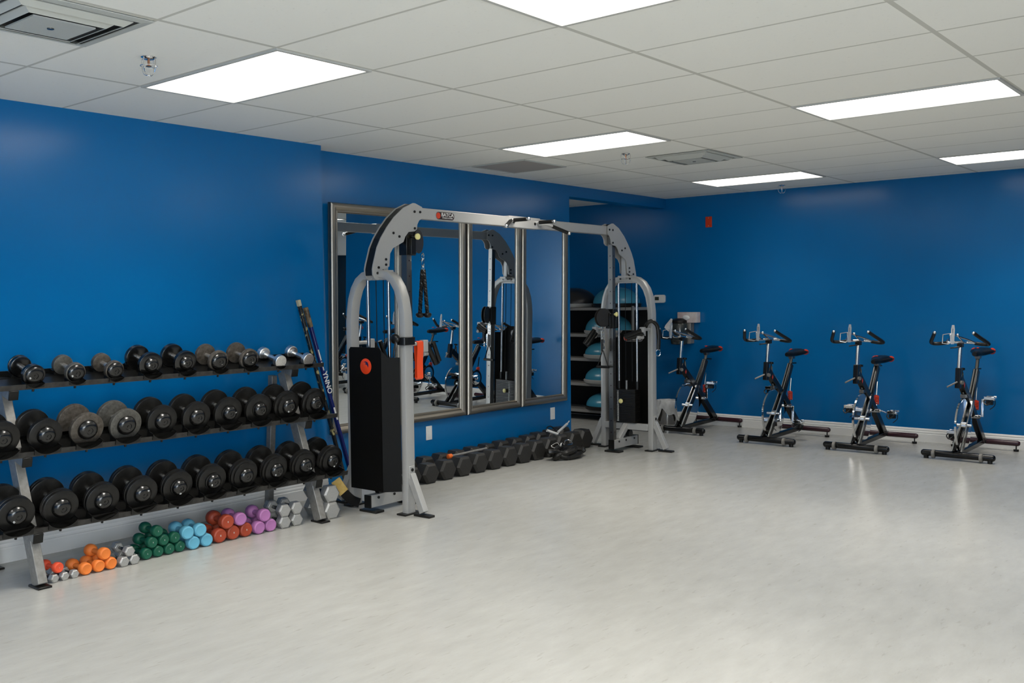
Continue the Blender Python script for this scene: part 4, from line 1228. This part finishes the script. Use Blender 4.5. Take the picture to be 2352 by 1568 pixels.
    # red coil spring and its rod
    mb = MB().tube([(.022*math.cos(i*.7), .575+.022*math.sin(i*.7), .415+.085*i/60) for i in range(61)], .0055, 6)
    mb.cyl((0, .575, .41), (0, .575, .505), .013, 10)
    mb.build('spring', M['spring_red'], t)
    MB().cyl((0, .575, .36), (0, .575, .41), .008, 8).cyl((0, .575, .505), (0, .60, .64), .008, 8).build('spring_rod', M['chrome'], t)
    # seat post, saddle
    su = seat_up
    MB().cyl((0, .575, .775), (0, .61+su*.4, .86+su), .017, 14).box((0, .615+su*.4, .862+su), (.045, .07, .03)).build('seat_post', M['chrome_soft'], t, bevel=.003)
    MB().cyl((0, .625, .80), (0, .72, .795), .008, 8).build('adjust_lever', M['black'], t)
    rings = []
    for i, (y, w_2, zt, th_) in enumerate([(.490, .020, .915, .04), (.51, .030, .924, .055), (.58, .038, .926, .060), (.65, .062, .930, .066), (.72, .100, .942, .072), (.78, .115, .950, .072), (.815, .100, .944, .060), (.83, .060, .932, .040)]):
        ring = []
        for k in range(14):
            a = 2*math.pi*k/14
            ring.append(V(w_2*math.cos(a), y+su*.4, su+zt-th_/2+th_/2*math.sin(a)*(1 if math.sin(a) > 0 else .9)))
        rings.append(ring)
    sd = MB().ring_tube(rings).build('saddle', M['black'], t, ang=60)
    for s in (-1, 1):
        MB().sphere((s*.078, .785+su*.4, .912+su), .042, 12, 8, (.82, 1.0, .75)).build('red_panel', M['fire_red'], sd)
    MB().sphere((0, .60+su*.4, .950+su), .012, 10, 6, (1, 2, .5)).build('red_panel', M['fire_red'], sd)
    # handlebar post and bars
    MB().cyl((0, .01, .70), (0, .065, 1.055), .019, 16).build('handlebar_post', M['chrome'], t)
    MB().cyl((.02, .0, .715), (.045, -.01, .715), .018, 12).cyl((0, -.03, .72), (-.055, -.13, .68), .008, 8).build('clamp_lever', M['rack_grey'], t)
    MB().cyl((0, .04, 1.035), (-.07, .0, 1.025), .007, 8).box((0, .065, 1.05), (.045, .06, .035)).build('stem_clamp', M['black'], t, bevel=.004)
    hb_ = MB()
    hb_.tube(smooth_path([(-.14, .082, 1.07), (-.05, .075, 1.075), (.05, .075, 1.075), (.14, .082, 1.07)], 4), .012, 12)
    for s in (-1, 1):
        hb_.tube(smooth_path([(s*.13, .082, 1.07), (s*.085, .0, 1.105), (s*.035, -.10, 1.135), (s*.02, -.15, 1.15)], 5), .009, 10)
        hb_.tube(smooth_path([(s*.055, .075, 1.075), (s*.045, -.03, 1.09), (s*.03, -.12, 1.14)], 5), .008, 8)
        hb_.sphere((s*.03, -.13, 1.15), .014, 10, 6)
    hbo = hb_.build('handlebar', M['chrome'], t)
    for s in (-1, 1):
        MB().tube(smooth_path([(s*.12, .082, 1.068), (s*.19, .078, 1.060), (s*.238, .055, 1.062), (s*.242, .015, 1.078), (s*.205, -.06, 1.122), (s*.166, -.135, 1.168)], 5), .0165, 12).build('grip', M['black_matte'], hbo)
        MB().sphere((s*.165, -.137, 1.169), .0135, 10, 6).build('grip_plug', M['chrome'], hbo)
    # bottle cage
    cg = MB().prism([(-.014, -.085), (.014, -.085), (.016, .05), (.010, .085), (-.010, .085), (-.016, .05)], (0, -.165, 1.155), (1, 0, 0), (0, .12, 1), (0, -1, 0), .004)
    cg.box((0, -.172, 1.19), (.008, .004, .04))
    cg.tube([V(-.070, -.215, 1.155), V(-.020, -.175, 1.165), V(-.016, -.17, 1.08), V(-.035, -.19, 1.070), V(-.072, -.225, 1.078)], .005, 8, closed=True)
    cg.build('bottle_cage', mat('pale_aluminium', (.62, .62, .61), .25, .8) if 'pale_aluminium' not in bpy.data.materials else bpy.data.materials['pale_aluminium'], t)
    return t
BK = [(.82, 7.20, -1, 88, .0, 'black exercise bike farthest left, in front of the waste bin and wipes dispenser'),
      (1.94, 7.00, -1, -92, .0, 'black exercise bike second from the left, right pedal down by the baseboard'),
      (2.845, 7.05, 0, -12, -.05, 'black exercise bike third from the left, both pedals about level'),
      (3.765, 7.08, -1, 82, .05, 'black exercise bike farthest right, its right pedal raised high'),
      (4.72, 7.12, 1, -60, .0, 'black exercise bike beyond the right edge, seen only in the mirror'),
      (5.62, 7.12, 0, 40, .0, 'last black exercise bike of the row, seen only in the mirror')]
for x, y, rz, ck, su_, lb in BK:
    b = bike(ck, su_)
    b.location = (x, y, 0); b.rotation_euler = (0, 0, R(rz))
    tag(b, lb, group='exercise bikes along the back wall')
